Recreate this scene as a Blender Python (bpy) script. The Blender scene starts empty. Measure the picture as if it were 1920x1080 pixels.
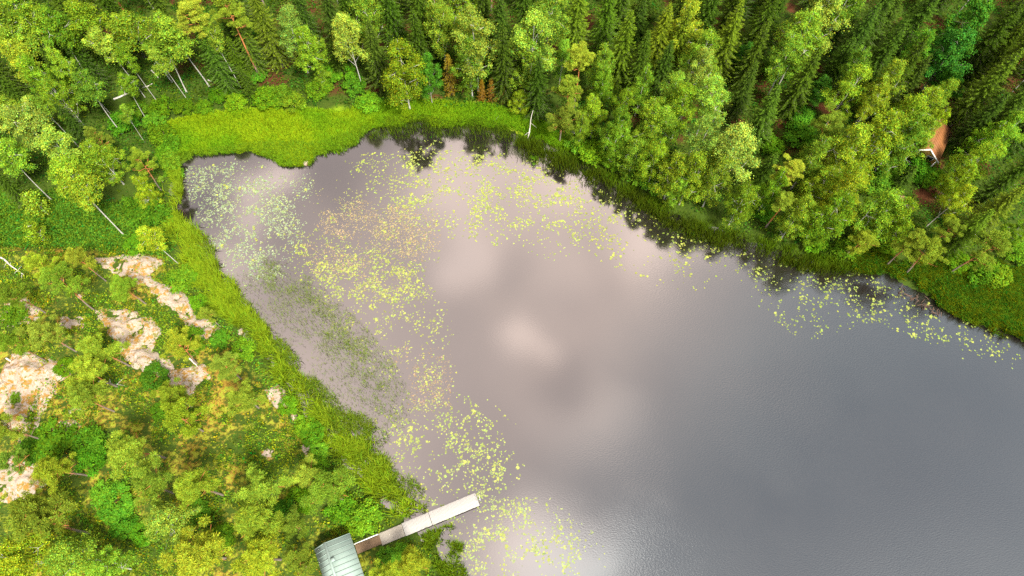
import bpy, math, random
import numpy as np
from mathutils import Vector, Matrix

R = math.radians
RNG = np.random.default_rng(11)
random.seed(5)
SC = bpy.context.scene
COL = SC.collection

# ------------------------------------------------------------------ camera
CAM_H = 88.0
FPX = 1250.0            # focal length in pixels of the 1920 wide photograph
TILT = R(25.1)          # tilt away from straight down, towards +Y
cam = bpy.data.cameras.new("camera")
cam.sensor_width = 36.0
cam.lens = 36.0 * FPX / 1920.0
cam.clip_start = 0.5
cam.clip_end = 20000
cam_o = bpy.data.objects.new("camera", cam)
cam_o.location = (0, 0, CAM_H)
cam_o.rotation_euler = (TILT, 0, 0)
COL.objects.link(cam_o)
SC.camera = cam_o


def ray(px, py):
    x = px - 960.0
    y = 540.0 - py
    return (x, y * math.cos(TILT) + FPX * math.sin(TILT), y * math.sin(TILT) - FPX * math.cos(TILT))


def wpt(px, py, z=0.0):
    """point of the place seen at photo pixel (px,py) at height z"""
    d = ray(px, py)
    t = (CAM_H - z) / -d[2]
    return (d[0] * t, d[1] * t)


def proj(x, y, z):
    """photo pixel of a point of the place (arrays welcome)"""
    dz = z - CAM_H
    c, s = math.cos(TILT), math.sin(TILT)
    yc = y * c + dz * s
    zc = y * s - dz * c
    return 960 + FPX * x / zc, 540 - FPX * yc / zc


# ------------------------------------------------------------------ light
SUN_EL, SUN_AZ = R(54), R(140)        # azimuth clockwise from +Y: light comes from behind the camera, from the right
SC.view_settings.view_transform = 'Standard'
SC.view_settings.look = 'None'
SC.view_settings.gamma = 1.0
SC.view_settings.use_curve_mapping = False
SC.view_settings.exposure = 1.8
SC.render.engine = 'CYCLES'
SC.cycles.use_denoising = False
SC.cycles.max_bounces = 6
SC.cycles.diffuse_bounces = 3
SC.cycles.glossy_bounces = 3
SC.cycles.transmission_bounces = 4
SC.cycles.transparent_max_bounces = 4
SC.cycles.caustics_reflective = False
SC.cycles.caustics_refractive = False

world = bpy.data.worlds.new("World")
SC.world = world
world.use_nodes = True


class NT:
    """small helper to write node trees"""
    def __init__(self, tree):
        self.t = tree
        tree.nodes.clear()

    def n(self, kind, **kw):
        nd = self.t.nodes.new(kind)
        for k, v in kw.items():
            if k.startswith('i_'):
                key = k[2:]
                key = int(key) if key.isdigit() else key.replace('_', ' ')
                self.put(nd.inputs[key], v)
            else:
                setattr(nd, k, v)
        return nd

    def put(self, sock, v):
        if isinstance(v, bpy.types.NodeSocket):
            self.t.links.new(v, sock)
        else:
            sock.default_value = v

    def math(self, op, a, b=0.0, clamp=False):
        nd = self.t.nodes.new('ShaderNodeMath')
        nd.operation = op
        nd.use_clamp = clamp
        self.put(nd.inputs[0], a)
        self.put(nd.inputs[1], b)
        return nd.outputs[0]

    def vmath(self, op, a, b=None):
        nd = self.t.nodes.new('ShaderNodeVectorMath')
        nd.operation = op
        self.put(nd.inputs[0], a)
        if b is not None:
            self.put(nd.inputs[1], b)
        return nd

    def mix(self, f, a, b, mode='MIX'):
        nd = self.t.nodes.new('ShaderNodeMix')
        nd.data_type = 'RGBA'
        nd.blend_type = mode
        self.put(nd.inputs[0], f)
        self.put(nd.inputs[6], a if isinstance(a, bpy.types.NodeSocket) else (*a[:3], 1))
        self.put(nd.inputs[7], b if isinstance(b, bpy.types.NodeSocket) else (*b[:3], 1))
        return nd.outputs[2]

    def noise(self, vec, scale, detail=4, rough=0.55, dist=0.0):
        nd = self.t.nodes.new('ShaderNodeTexNoise')
        if vec is not None:
            self.put(nd.inputs['Vector'], vec)
        nd.inputs['Scale'].default_value = scale
        nd.inputs['Detail'].default_value = detail
        nd.inputs['Roughness'].default_value = rough
        nd.inputs['Distortion'].default_value = dist
        return nd.outputs['Fac']

    def step(self, v, lo, hi, smooth=True):
        nd = self.t.nodes.new('ShaderNodeMapRange')
        nd.interpolation_type = 'SMOOTHSTEP' if smooth else 'LINEAR'
        nd.clamp = True
        self.put(nd.inputs[0], v)
        nd.inputs[1].default_value = lo
        nd.inputs[2].default_value = hi
        return nd.outputs[0]


# sky: Nishita with a broken deck of clouds (plane mapping: direction.xy / direction.z)
W = NT(world.node_tree)
sky = W.n('ShaderNodeTexSky', sky_type='NISHITA', sun_disc=False)
sky.sun_elevation = SUN_EL
sky.sun_rotation = SUN_AZ
sky.air_density = 1.0
sky.dust_density = 2.0
geo = W.n('ShaderNodeTexCoord')
sep = W.n('ShaderNodeSeparateXYZ', i_Vector=geo.outputs['Generated'])
zc = W.math('MAXIMUM', sep.outputs[2], 0.06)
cx = W.math('DIVIDE', sep.outputs[0], zc)
cy = W.math('DIVIDE', sep.outputs[1], zc)
comb = W.n('ShaderNodeCombineXYZ', i_X=cx, i_Y=cy)
P0 = comb.outputs[0]
wob = W.n('ShaderNodeTexNoise', i_Vector=P0, i_Scale=6.0, i_Detail=6.0)
wv = W.vmath('SUBTRACT', wob.outputs['Color'], (0.5, 0.5, 0.5)).outputs[0]
wv = W.vmath('MULTIPLY', wv, (0.13, 0.13, 0.0)).outputs[0]
P = W.vmath('ADD', P0, wv).outputs[0]


def deck(px, py):
    d = ray(px, py)
    return (d[0] / -d[2], d[1] / -d[2], 0)


def blob(px, py, rad, soft=1.0):
    v = W.vmath('SUBTRACT', P, deck(px, py)).outputs[0]
    ln = W.vmath('LENGTH', v).outputs['Value']
    return W.step(W.math('SUBTRACT', 1.0, W.math('DIVIDE', ln, rad / 1250.0)), 0.0, soft)


cl = W.noise(P, 1.35, 5, 0.55)
thin = W.step(cl, 0.36, 0.66)
# open blue sky to the right of a long thin-cloud edge, high cloud to the left of it
edge = W.vmath('DOT_PRODUCT', P, (0.80, -0.60, 0)).outputs['Value']
veil = W.step(edge, 0.36, -0.34)
veil = W.math('MULTIPLY', veil, W.math('ADD', 0.22, W.math('MULTIPLY', W.step(edge, -0.85, -0.34), 0.78)))
cover = W.math('ADD', W.math('MULTIPLY', veil, 0.54), W.math('ADD', 0.15, W.math('MULTIPLY', thin, 0.32)))
wisps = W.math('ADD', 0.1, W.math('MULTIPLY', W.noise(P, 8.0, 6, 0.6, 0.9), 1.7))
bright = None
for px, py, rad, amp in ((478, 345, 80, .85), (525, 330, 75, .6), (465, 410, 75, .5), (850, 320, 230, .36), (980, 630, 60, .26), (1025, 655, 50, .24), (945, 650, 55, .18), (1050, 722, 85, -.20), (955, 515, 120, -.12), (640, 340, 110, -.16), (370, 380, 90, -.2), (1000, 1040, 140, .7), (1060, 1085, 150, .8), (1150, 1055, 100, .7), (930, 1010, 90, .3),
                         (1230, 420, 170, .42), (1060, 340, 150, .30), (870, 470, 130, .30), (440, 500, 110, .35), (1110, 800, 150, .18)):
    b = W.math('MULTIPLY', W.math('MULTIPLY', blob(px, py, rad), amp), wisps)
    bright = b if bright is None else W.math('ADD', bright, b)
cover = W.math('ADD', cover, bright, clamp=True)
tone = W.noise(P, 2.1, 4, 0.6)
warm = W.step(edge, 0.22, -0.18)
cloudcol = W.mix(warm, (14.6, 16.6, 17.0), (22.4, 18.2, 16.6))
cloudcol = W.mix(W.step(tone, 0.35, 0.7), cloudcol, W.mix(1.0, cloudcol, (1.28, 1.25, 1.2), 'MULTIPLY'))
cloudcol = W.vmath('SCALE', cloudcol)
W.put(cloudcol.inputs['Scale'], W.math('ADD', 0.94, W.math('MULTIPLY', W.math('MAXIMUM', bright, 0.0), 0.45)))
cloudcol = cloudcol.outputs[0]
skycol = W.mix(cover, sky.outputs[0], cloudcol)
bg = W.n('ShaderNodeBackground', i_Color=skycol, i_Strength=0.05)
W.n('ShaderNodeOutputWorld', i_Surface=bg.outputs[0])

sun = bpy.data.lights.new("sun", 'SUN')
sun.energy = 3.0
sun.angle = R(10)
sun.color = (1.0, 0.94, 0.84)
sun_o = bpy.data.objects.new("sun", sun)
sdir = Vector((math.sin(SUN_AZ) * math.cos(SUN_EL), math.cos(SUN_AZ) * math.cos(SUN_EL), math.sin(SUN_EL)))
sun_o.rotation_euler = sdir.to_track_quat('Z', 'Y').to_euler()
sun_o.location = (0, -60, 120)
COL.objects.link(sun_o)


# ------------------------------------------------------------------ numpy noise and polygons
def _hash(ix, iy, seed):
    h = (ix.astype(np.int64) * 374761393 + iy.astype(np.int64) * 668265263 + seed * 1442695041) & 0x7fffffff
    h = ((h ^ (h >> 13)) * 1274126177) & 0x7fffffff
    return ((h ^ (h >> 16)) & 0xffff) / 65535.0


def vnoise(x, y, seed=0):
    x = np.asarray(x, float)
    y = np.asarray(y, float)
    ix, iy = np.floor(x), np.floor(y)
    fx, fy = x - ix, y - iy
    fx, fy = fx * fx * (3 - 2 * fx), fy * fy * (3 - 2 * fy)
    a, b = _hash(ix, iy, seed), _hash(ix + 1, iy, seed)
    c, d = _hash(ix, iy + 1, seed), _hash(ix + 1, iy + 1, seed)
    return (a + (b - a) * fx) * (1 - fy) + (c + (d - c) * fx) * fy


def fbm(x, y, seed=0, octv=4):
    s, a, t = 0.0, 1.0, 0.0
    x = np.asarray(x, float)
    y = np.asarray(y, float)
    for i in range(octv):
        s = s + a * vnoise(x * 2 ** i, y * 2 ** i, seed + i * 17)
        t += a
        a *= 0.5
    return s / t


def inside(poly, x, y):
    poly = np.asarray(poly)
    c = np.zeros(np.shape(x), bool)
    j = len(poly) - 1
    for i in range(len(poly)):
        xi, yi = poly[i]
        xj, yj = poly[j]
        if yi != yj:
            c ^= ((yi > y) != (yj > y)) & (x < (xj - xi) * (y - yi) / (yj - yi) + xi)
        j = i
    return c


def edge_dist(poly, x, y):
    d = np.full(np.shape(x), 1e9)
    n = len(poly)
    for i in range(n):
        ax, ay = poly[i]
        bx, by = poly[(i + 1) % n]
        vx, vy = bx - ax, by - ay
        L = vx * vx + vy * vy + 1e-9
        t = np.clip(((x - ax) * vx + (y - ay) * vy) / L, 0, 1)
        d = np.minimum(d, np.hypot(x - ax - t * vx, y - ay - t * vy))
    return d


def sdf(poly, x, y):
    d = edge_dist(poly, x, y)
    return np.where(inside(poly, x, y), -d, d)


def wpoly(pts, z=0.0):
    return [wpt(a, b, z) for a, b in pts]


def sstep(v, a, b):
    t = np.clip((v - a) / (b - a), 0, 1)
    return t * t * (3 - 2 * t)


# ------------------------------------------------------------------ the lake outline and the terrain
LAKE_PX = [(318, 345), (335, 305), (365, 290), (410, 290), (440, 282), (470, 278), (505, 296), (530, 308), (556, 312), (582, 308), (592, 288),
           (625, 286), (650, 272), (672, 256), (700, 240), (740, 232), (790, 226), (835, 238), (880, 230), (925, 236), (950, 244),
           (1000, 258), (1060, 286), (1110, 312), (1180, 350), (1250, 392), (1330, 425), (1420, 452), (1500, 474), (1590, 500),
           (1650, 512), (1700, 532), (1745, 560), (1800, 588), (1860, 612), (1935, 642)]
LAKE = wpoly(LAKE_PX) + [(90, 22), (125, 2), (160, -30), (140, -80), (60, -95), (10, -70), (-9, -35), (-9, -8)] + \
    wpoly([(842, 1085), (815, 1030), (775, 985), (725, 945), (678, 900), (628, 850), (585, 790), (540, 725), (490, 662), (438, 600), (385, 540),
           (350, 480), (326, 415)])
LAKE_A = np.array(LAKE)

HILL = wpoly([(-200, 440), (180, 455), (300, 470), (360, 540), (430, 630), (520, 720), (600, 820), (640, 920), (700, 1010), (720, 1200), (-200, 1200)])
MEADOW = wpoly([(300, 290), (318, 232), (400, 212), (520, 206), (640, 210), (740, 190), (830, 192), (910, 196), (985, 215), (1060, 250), (1080, 290),
                (1000, 262), (900, 236), (700, 250), (600, 320), (500, 320)])
LITTER = wpoly([(-100, -60), (2050, -60), (2050, 330), (1700, 430), (1400, 330), (1050, 200), (640, 185), (480, 170), (260, 150), (120, 60), (-100, 0)])


JET0, JET1 = wpt(667.5, 1030.5, .48), wpt(895, 936, .48)


def jetty_d(x, y):
    vx, vy = JET1[0] - JET0[0], JET1[1] - JET0[1]
    t = np.clip(((x - JET0[0]) * vx + (y - JET0[1]) * vy) / (vx * vx + vy * vy), 0, 1)
    return np.hypot(x - JET0[0] - t * vx, y - JET0[1] - t * vy)


def off_jetty(x, y, r=1.35):
    return jetty_d(x, y) > r


def lake_d(x, y):
    """distance to the waterline, ragged at bank scale"""
    return sdf(LAKE, x, y) + (fbm(x * .55, y * .55, 77, 4) - .5) * 2.4


def terrain_z(x, y):
    x = np.asarray(x, float)
    y = np.asarray(y, float)
    d = lake_d(x, y)
    land = np.maximum(d, 0)
    h = sdf(HILL, x, y)
    hill = sstep(-h, 0.5, 26) * 4.2 + sstep(-h, 0, 4) * 0.9
    m = sdf(MEADOW, x, y)
    bank = 0.22 * sstep(d, -0.2, 1.2) + 0.045 * np.minimum(land, 80) * sstep(m, -2, 8)
    n = (fbm(x * 0.09, y * 0.09, 3) - 0.5) * 1.6 * sstep(d, 1, 10) * (0.25 + 0.75 * sstep(m, -1, 6))
    n2 = (fbm(x * 0.5, y * 0.5, 9, 3) - 0.5) * 0.35 * sstep(d, 0.5, 3)
    z = bank + hill + n * 0.8 + n2
    z = np.where(d > 0, np.maximum(z, 0.05 + 0.08 * np.minimum(d, 1)), -0.5 * sstep(-d, 0, 1.0) - 1.2 * sstep(-d, 1, 12) + 0.05 * (1 - sstep(-d, 0, .4)))
    jk = sstep(jetty_d(x, y), 1.3, 5.5)
    z = np.where(d > 0, np.minimum(z, .30) * (1 - jk) + z * jk, z)
    far = np.hypot(x, y - 40)
    return z + sstep(far, 160, 900) * 6


_tx, _ty = np.arange(-140, 140.1, 1.0), np.arange(-40, 145.1, 1.0)
_tg = terrain_z(*np.meshgrid(_tx, _ty))
_lg = sdf(LAKE, *np.meshgrid(_tx, _ty))


def lookup(grid, x, y):
    fx, fy = min(max(x + 140, 0), 278.9), min(max(y + 40, 0), 183.9)
    i, j = int(fx), int(fy)
    u, v = fx - i, fy - j
    return float((grid[j, i] * (1 - u) + grid[j, i + 1] * u) * (1 - v) + (grid[j + 1, i] * (1 - u) + grid[j + 1, i + 1] * u) * v)


def tz(x, y):
    return lookup(_tg, x, y)


def ground_at(px, py, up=0.0):
    """place a thing seen at a pixel, 'up' metres over the ground there"""
    z = 1.0
    for _ in range(6):
        x, y = wpt(px, py, z + up)
        z = tz(x, y)
    return x, y, z


# ------------------------------------------------------------------ mesh helpers
def mesh_np(name, verts, faces, mats=(), cols=None, fmat=None, smooth=False):
    """faces: list of int arrays (n,3) or (n,4); cols: per vertex rgb"""
    me = bpy.data.meshes.new(name)
    verts = np.asarray(verts, np.float32)
    faces = [np.asarray(f, np.int32) for f in faces if len(f)]
    loops = np.concatenate([f.ravel() for f in faces])
    sizes = np.concatenate([np.full(len(f), f.shape[1], np.int32) for f in faces])
    starts = np.concatenate([[0], np.cumsum(sizes)[:-1]]).astype(np.int32)
    me.vertices.add(len(verts))
    me.vertices.foreach_set('co', verts.ravel())
    me.loops.add(len(loops))
    me.loops.foreach_set('vertex_index', loops)
    me.polygons.add(len(sizes))
    me.polygons.foreach_set('loop_start', starts)
    if smooth:
        me.polygons.foreach_set('use_smooth', np.ones(len(sizes), bool))
    for m in mats:
        me.materials.append(m)
    if fmat is not None:
        me.polygons.foreach_set('material_index', np.asarray(fmat, np.int32))
    if cols is not None:
        ca = me.color_attributes.new('tint', 'FLOAT_COLOR', 'POINT')
        c = np.ones((len(verts), 4), np.float32)
        c[:, :3] = cols
        ca.data.foreach_set('color', c.ravel())
    me.update()
    me.validate()
    return me


class Geo:
    """collects pieces of geometry for one mesh"""
    def __init__(self):
        self.v, self.f3, self.f4, self.c, self.m3, self.m4, self.n = [], [], [], [], [], [], 0

    def add(self, v, f, col=(1, 1, 1), mat=0):
        v = np.asarray(v, float)
        f = np.asarray(f, int)
        self.v.append(v)
        c = np.asarray(col, float)
        self.c.append(np.broadcast_to(c, (len(v), 3)))
        if f.shape[1] == 3:
            self.f3.append(f + self.n)
            self.m3.append(np.full(len(f), mat))
        else:
            self.f4.append(f + self.n)
            self.m4.append(np.full(len(f), mat))
        self.n += len(v)
        return self

    def tube(self, pts, radii, sides=7, col=(1, 1, 1), mat=0, cap=True):
        pts = np.asarray(pts, float)
        n = len(pts)
        radii = np.broadcast_to(np.asarray(radii, float), (n,))
        d = np.gradient(pts, axis=0)
        d /= np.linalg.norm(d, axis=1)[:, None] + 1e-9
        ref = np.array([0, 0, 1.0]) if abs(d[0][2]) < 0.9 else np.array([1.0, 0, 0])
        a = np.cross(d, ref)
        a /= np.linalg.norm(a, axis=1)[:, None] + 1e-9
        b = np.cross(d, a)
        th = np.arange(sides) * 2 * math.pi / sides
        ring = a[:, None, :] * np.cos(th)[None, :, None] + b[:, None, :] * np.sin(th)[None, :, None]
        v = (pts[:, None, :] + ring * radii[:, None, None]).reshape(-1, 3)
        i = np.arange(n - 1)[:, None] * sides
        k = np.arange(sides)[None, :]
        k2 = (k + 1) % sides
        f = np.stack([i + k, i + k2, i + sides + k2, i + sides + k], -1).reshape(-1, 4)
        self.add(v, f, col, mat)
        if cap:
            for end, p in ((0, pts[0]), (n - 1, pts[-1])):
                vv = np.vstack([v[end * sides:(end + 1) * sides], p])
                kk = np.arange(sides)
                ff = np.stack([kk, (kk + 1) % sides, np.full(sides, sides)], -1)
                self.add(vv, ff if end else ff[:, ::-1], col, mat)
        return self

    def box(self, c, s, col=(1, 1, 1), mat=0, rz=0.0, rot=None, bev=0.0):
        hx, hy, hz = s[0] / 2, s[1] / 2, s[2] / 2
        v = np.array([[x, y, z] for x in (-hx, hx) for y in (-hy, hy) for z in (-hz, hz)])
        if rot is not None:
            v = v @ np.asarray(rot).T
        if rz:
            cc, ss = math.cos(rz), math.sin(rz)
            v = v @ np.array([[cc, ss, 0], [-ss, cc, 0], [0, 0, 1]])
        f = [(0, 1, 3, 2), (4, 6, 7, 5), (0, 4, 5, 1), (2, 3, 7, 6), (0, 2, 6, 4), (1, 5, 7, 3)]
        return self.add(v + np.asarray(c), f, col, mat)

    def leaves(self, c, nrm, size, aspect, col, mat=0, axis=None, fold=0.0):
        """diamond shaped leaves: centres c, normals nrm, long axis 'axis' (random when None)"""
        n = len(c)
        nrm = nrm / (np.linalg.norm(nrm, axis=1)[:, None] + 1e-9)
        if axis is None:
            axis = RNG.normal(size=(n, 3))
        u = axis - nrm * np.sum(axis * nrm, 1)[:, None]
        u /= np.linalg.norm(u, axis=1)[:, None] + 1e-9
        w = np.cross(nrm, u)
        size = np.broadcast_to(np.asarray(size, float), (n,))[:, None]
        aspect = np.broadcast_to(np.asarray(aspect, float), (n,))[:, None]
        v = np.stack([c - u * size / 2, c + w * size * aspect / 2 + nrm * fold * size, c + u * size / 2, c - w * size * aspect / 2 + nrm * fold * size], 1).reshape(-1, 3)
        f = np.arange(n * 4).reshape(n, 4)
        col = np.asarray(col, float)
        if col.ndim == 2:
            col = np.repeat(col, 4, axis=0)
        return self.add(v, f, col, mat)

    def mesh(self, name, mats, smooth=False):
        fs, ms = [], []
        if self.f3:
            fs.append(np.concatenate(self.f3))
            ms.append(np.concatenate(self.m3))
        if self.f4:
            fs.append(np.concatenate(self.f4))
            ms.append(np.concatenate(self.m4))
        return mesh_np(name, np.concatenate(self.v), fs, mats, np.concatenate(self.c), np.concatenate(ms), smooth)


def obj(name, me, parent=None, loc=None, rz=0.0):
    o = bpy.data.objects.new(name, me)
    COL.objects.link(o)
    if parent is not None:
        o.parent = parent
    if loc is not None:
        o.location = loc
    if rz:
        o.rotation_euler.z = rz
    return o


def tag(o, label=None, cat=None, group=None, kind=None):
    if label:
        o['label'] = label
    if cat:
        o['category'] = cat
    if group:
        o['group'] = group
    if kind:
        o['kind'] = kind
    return o


def thing(name, loc, label, cat, group=None, rz=0.0):
    o = obj(name, None, None, loc, rz)
    return tag(o, label, cat, group)


# ------------------------------------------------------------------ materials
def mat(name):
    m = bpy.data.materials.new(name)
    m.use_nodes = True
    return m, NT(m.node_tree)


def leaf_mat(name, trans=0.35, gloss=0.0, boost=(1.25, 1.15, 0.7)):
    m, t = mat(name)
    at = t.n('ShaderNodeAttribute', attribute_name='tint')
    oi = t.n('ShaderNodeObjectInfo')
    c = t.mix(1.0, at.outputs['Color'], oi.outputs['Color'], 'MULTIPLY')
    d = t.n('ShaderNodeBsdfDiffuse', i_Color=c)
    tc = t.mix(1.0, c, boost, 'MULTIPLY')
    tr = t.n('ShaderNodeBsdfTranslucent', i_Color=tc)
    mx = t.n('ShaderNodeMixShader', i_0=trans, i_1=d.outputs[0], i_2=tr.outputs[0])
    out = mx.outputs[0]
    if gloss:
        g = t.n('ShaderNodeBsdfGlossy', i_Roughness=0.45, i_Color=(1, 1, 1, 1))
        out = t.n('ShaderNodeMixShader', i_0=gloss, i_1=out, i_2=g.outputs[0]).outputs[0]
    t.n('ShaderNodeOutputMaterial', i_Surface=out)
    return m


M_LEAF = leaf_mat('broad_leaf', 0.35)
M_NEEDLE = leaf_mat('needle', 0.22)
M_GRASS = leaf_mat('grass_blade', 0.3)
M_PAD = leaf_mat('lily_leaf', 0.05, 0.03)


def simple_mat(name, build, rough=0.8, bump=None, spec=0.3):
    m, t = mat(name)
    tc = t.n('ShaderNodeTexCoord')
    c = build(t, tc)
    p = t.n('ShaderNodeBsdfPrincipled', i_Base_Color=c, i_Roughness=rough)
    p.inputs['Specular IOR Level'].default_value = spec
    if bump:
        h = bump(t, tc)
        b = t.n('ShaderNodeBump', i_Strength=0.6, i_Distance=0.05, i_Height=h)
        t.put(p.inputs['Normal'], b.outputs[0])
    t.n('ShaderNodeOutputMaterial', i_Surface=p.outputs[0])
    return m


def birch_bark(t, tc):
    mp = t.n('ShaderNodeMapping', i_Vector=tc.outputs['Object'])
    mp.inputs['Scale'].default_value = (3, 3, 7)
    k = t.step(t.noise(mp.outputs[0], 1.0, 4, 0.6), 0.56, 0.66)
    return t.mix(k, t.mix(t.noise(tc.outputs['Object'], .7, 3), (0.26, 0.24, 0.20), (0.55, 0.53, 0.47)), (0.07, 0.06, 0.05))


def pine_bark(t, tc):
    s = t.n('ShaderNodeSeparateXYZ', i_Vector=tc.outputs['Object'])
    nz = t.noise(tc.outputs['Object'], 2.5, 4)
    k = t.step(t.math('ADD', s.outputs[2], t.math('MULTIPLY', nz, 2.0)), 3.2, 6.0)
    c = t.mix(k, (0.19, 0.15, 0.12), (0.42, 0.15, 0.045))
    return t.mix(t.step(nz, 0.5, 0.75), c, (0.11, 0.06, 0.035))


M_BIRCH = simple_mat('birch_bark', birch_bark, 0.7)
M_PINE = simple_mat('pine_bark', pine_bark, 0.85)
M_SPRUCE = simple_mat('spruce_bark', lambda t, tc: t.mix(t.noise(tc.outputs['Object'], 4, 4), (0.10, 0.075, 0.055), (0.22, 0.18, 0.15)), 0.9)
M_ASPEN = simple_mat('aspen_bark', lambda t, tc: t.mix(t.noise(tc.outputs['Object'], 3, 4), (0.14, 0.14, 0.11), (0.32, 0.31, 0.25)), 0.8)
M_DEAD = simple_mat('dead_wood', lambda t, tc: t.mix(t.noise(tc.outputs['Object'], 5, 5), (0.30, 0.27, 0.23), (0.62, 0.58, 0.52)), 0.85)
M_TWIG = simple_mat('brown_twig', lambda t, tc: t.mix(t.noise(tc.outputs['Object'], 5, 5), (0.05, 0.032, 0.022), (0.15, 0.095, 0.065)), 0.9)


def ground_mat():
    m, t = mat('forest_ground')
    at = t.n('ShaderNodeAttribute', attribute_name='tint')
    z = t.n('ShaderNodeSeparateColor', i_Color=at.outputs['Color'])
    meadow, hill, litter = z.outputs[0], z.outputs[1], z.outputs[2]
    tc = t.n('ShaderNodeTexCoord')
    P_ = tc.outputs['Object']
    n1 = t.noise(P_, 0.22, 5, 0.6)
    n2 = t.noise(P_, 1.3, 5, 0.65)
    n3 = t.noise(P_, 6.0, 3, 0.6)
    moss = t.mix(n2, (0.016, 0.034, 0.004), (0.052, 0.085, 0.008))
    moss = t.mix(t.step(n3, 0.55, 0.8), moss, (0.085, 0.105, 0.012))
    # needles and bare red soil under the trees
    soil = t.mix(n3, (0.032, 0.014, 0.007), (0.105, 0.036, 0.014))
    k = t.math('MULTIPLY', litter, t.step(n1, 0.48, 0.60))
    c = t.mix(k, moss, soil)
    # hill: dry orange moss and heather between green
    dry = t.mix(n3, (0.19, 0.085, 0.014), (0.28, 0.165, 0.028))
    dry = t.mix(t.step(n2, 0.46, 0.62), dry, (0.19, 0.215, 0.018))
    hk = t.math('MULTIPLY', hill, t.step(t.math('ADD', n1, t.math('MULTIPLY', t.math('SUBTRACT', n2, 0.5), 1.4)), 0.46, 0.70))
    c = t.mix(hk, c, dry)
    gr = t.mix(n2, (0.12, 0.235, 0.008), (0.21, 0.29, 0.008))
    gr = t.mix(t.step(t.noise(P_, 0.35, 3), 0.52, 0.68), gr, (0.22, 0.25, 0.02))
    c = t.mix(meadow, c, gr)
    b = t.n('ShaderNodeBump', i_Strength=0.8, i_Distance=0.25, i_Height=t.math('ADD', n2, t.math('MULTIPLY', n3, 0.4)))
    p = t.n('ShaderNodeBsdfPrincipled', i_Base_Color=c, i_Roughness=0.95, i_Normal=b.outputs[0])
    p.inputs['Specular IOR Level'].default_value = 0.1
    t.n('ShaderNodeOutputMaterial', i_Surface=p.outputs[0])
    return m


def rock_mat():
    m, t = mat('granite')
    tc = t.n('ShaderNodeTexCoord')
    P_ = tc.outputs['Object']
    n1 = t.noise(P_, 0.55, 5, 0.6)
    n2 = t.noise(P_, 2.6, 6, 0.7)
    n3 = t.noise(P_, 11, 3, 0.6)
    c = t.mix(n1, (0.22, 0.18, 0.14), (0.34, 0.275, 0.21))
    c = t.mix(t.step(n2, 0.52, 0.68), c, (0.44, 0.39, 0.32))
    c = t.mix(t.step(n3, 0.58, 0.72), c, (0.09, 0.065, 0.05))
    c = t.mix(t.step(t.noise(P_, 1.1, 5, 0.7), 0.50, 0.60), c, (0.24, 0.13, 0.025))
    c = t.mix(t.step(t.noise(P_, 1.7, 4, 0.7), 0.56, 0.64), c, (0.12, 0.12, 0.025))
    b = t.n('ShaderNodeBump', i_Strength=0.9, i_Distance=0.12, i_Height=n2)
    p = t.n('ShaderNodeBsdfPrincipled', i_Base_Color=c, i_Roughness=0.9, i_Normal=b.outputs[0])
    p.inputs['Specular IOR Level'].default_value = 0.2
    t.n('ShaderNodeOutputMaterial', i_Surface=p.outputs[0])
    return m


def water_mat():
    m, t = mat('lake_water')
    tc = t.n('ShaderNodeTexCoord')
    P_ = tc.outputs['Object']
    # wind ripples grow towards the open water
    s = t.n('ShaderNodeSeparateXYZ', i_Vector=P_)
    w = t.math('ADD', t.math('MULTIPLY', s.outputs[0], 0.022), t.math('MULTIPLY', s.outputs[1], -0.010))
    w = t.math('ADD', w, t.math('MULTIPLY', t.math('SUBTRACT', t.noise(P_, 0.06, 3), 0.5), 1.0))
    wind = t.step(w, -0.15, 0.85)
    mp = t.n('ShaderNodeMapping', i_Vector=P_)
    mp.inputs['Rotation'].default_value = (0, 0, R(-35))
    mp.inputs['Scale'].default_value = (1.0, 2.2, 1.0)
    r1 = t.noise(mp.outputs[0], 3.6, 2, 0.5)
    r2 = t.noise(P_, 7.5, 1, 0.5)
    h = t.math('ADD', r1, t.math('MULTIPLY', r2, 0.35))
    amp = t.math('ADD', 0.006, t.math('MULTIPLY', wind, 0.055))
    b = t.n('ShaderNodeBump', i_Distance=1.0, i_Height=h)
    t.put(b.inputs['Strength'], amp)
    sh = t.mix(t.noise(P_, 0.12, 4), (0.008, 0.007, 0.006), (0.014, 0.012, 0.010))
    p = t.n('ShaderNodeBsdfPrincipled', i_Base_Color=sh, i_Roughness=0.06, i_IOR=2.28, i_Normal=b.outputs[0])
    t.n('ShaderNodeOutputMaterial', i_Surface=p.outputs[0])
    return m


M_GROUND, M_ROCK, M_WATER = ground_mat(), rock_mat(), water_mat()

# ------------------------------------------------------------------ terrain and water
gx = np.concatenate([[-4000, -1800, -900, -480, -280, -190, -150], np.arange(-128, 128.1, 0.55), [150, 190, 280, 480, 900, 1800, 4000]])
gy = np.concatenate([[-4000, -1800, -900, -400, -200, -120, -80, -50, -30, -18], np.arange(-10, 132, 0.55), [150, 180, 240, 380, 700, 1500, 4000]])
GX, GY = np.meshgrid(gx, gy)
GZ = terrain_z(GX, GY)
mm = sdf(MEADOW, GX, GY) + (fbm(GX * .35, GY * .35, 21) - .5) * 4
hh = sdf(HILL, GX, GY) + (fbm(GX * .3, GY * .3, 22) - .5) * 5
ll = sdf(LITTER, GX, GY) + (fbm(GX * .2, GY * .2, 23) - .5) * 8
ld = sdf(LAKE, GX, GY)
zone = np.stack([np.maximum(sstep(-mm, -1.0, 1.2), 0.0), sstep(-hh, -0.5, 1.5), sstep(-ll, -2, 3)], -1).reshape(-1, 3)
ny, nx = GX.shape
idx = np.arange(ny * nx).reshape(ny, nx)
quads = np.stack([idx[:-1, :-1], idx[:-1, 1:], idx[1:, 1:], idx[1:, :-1]], -1).reshape(-1, 4)
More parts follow.
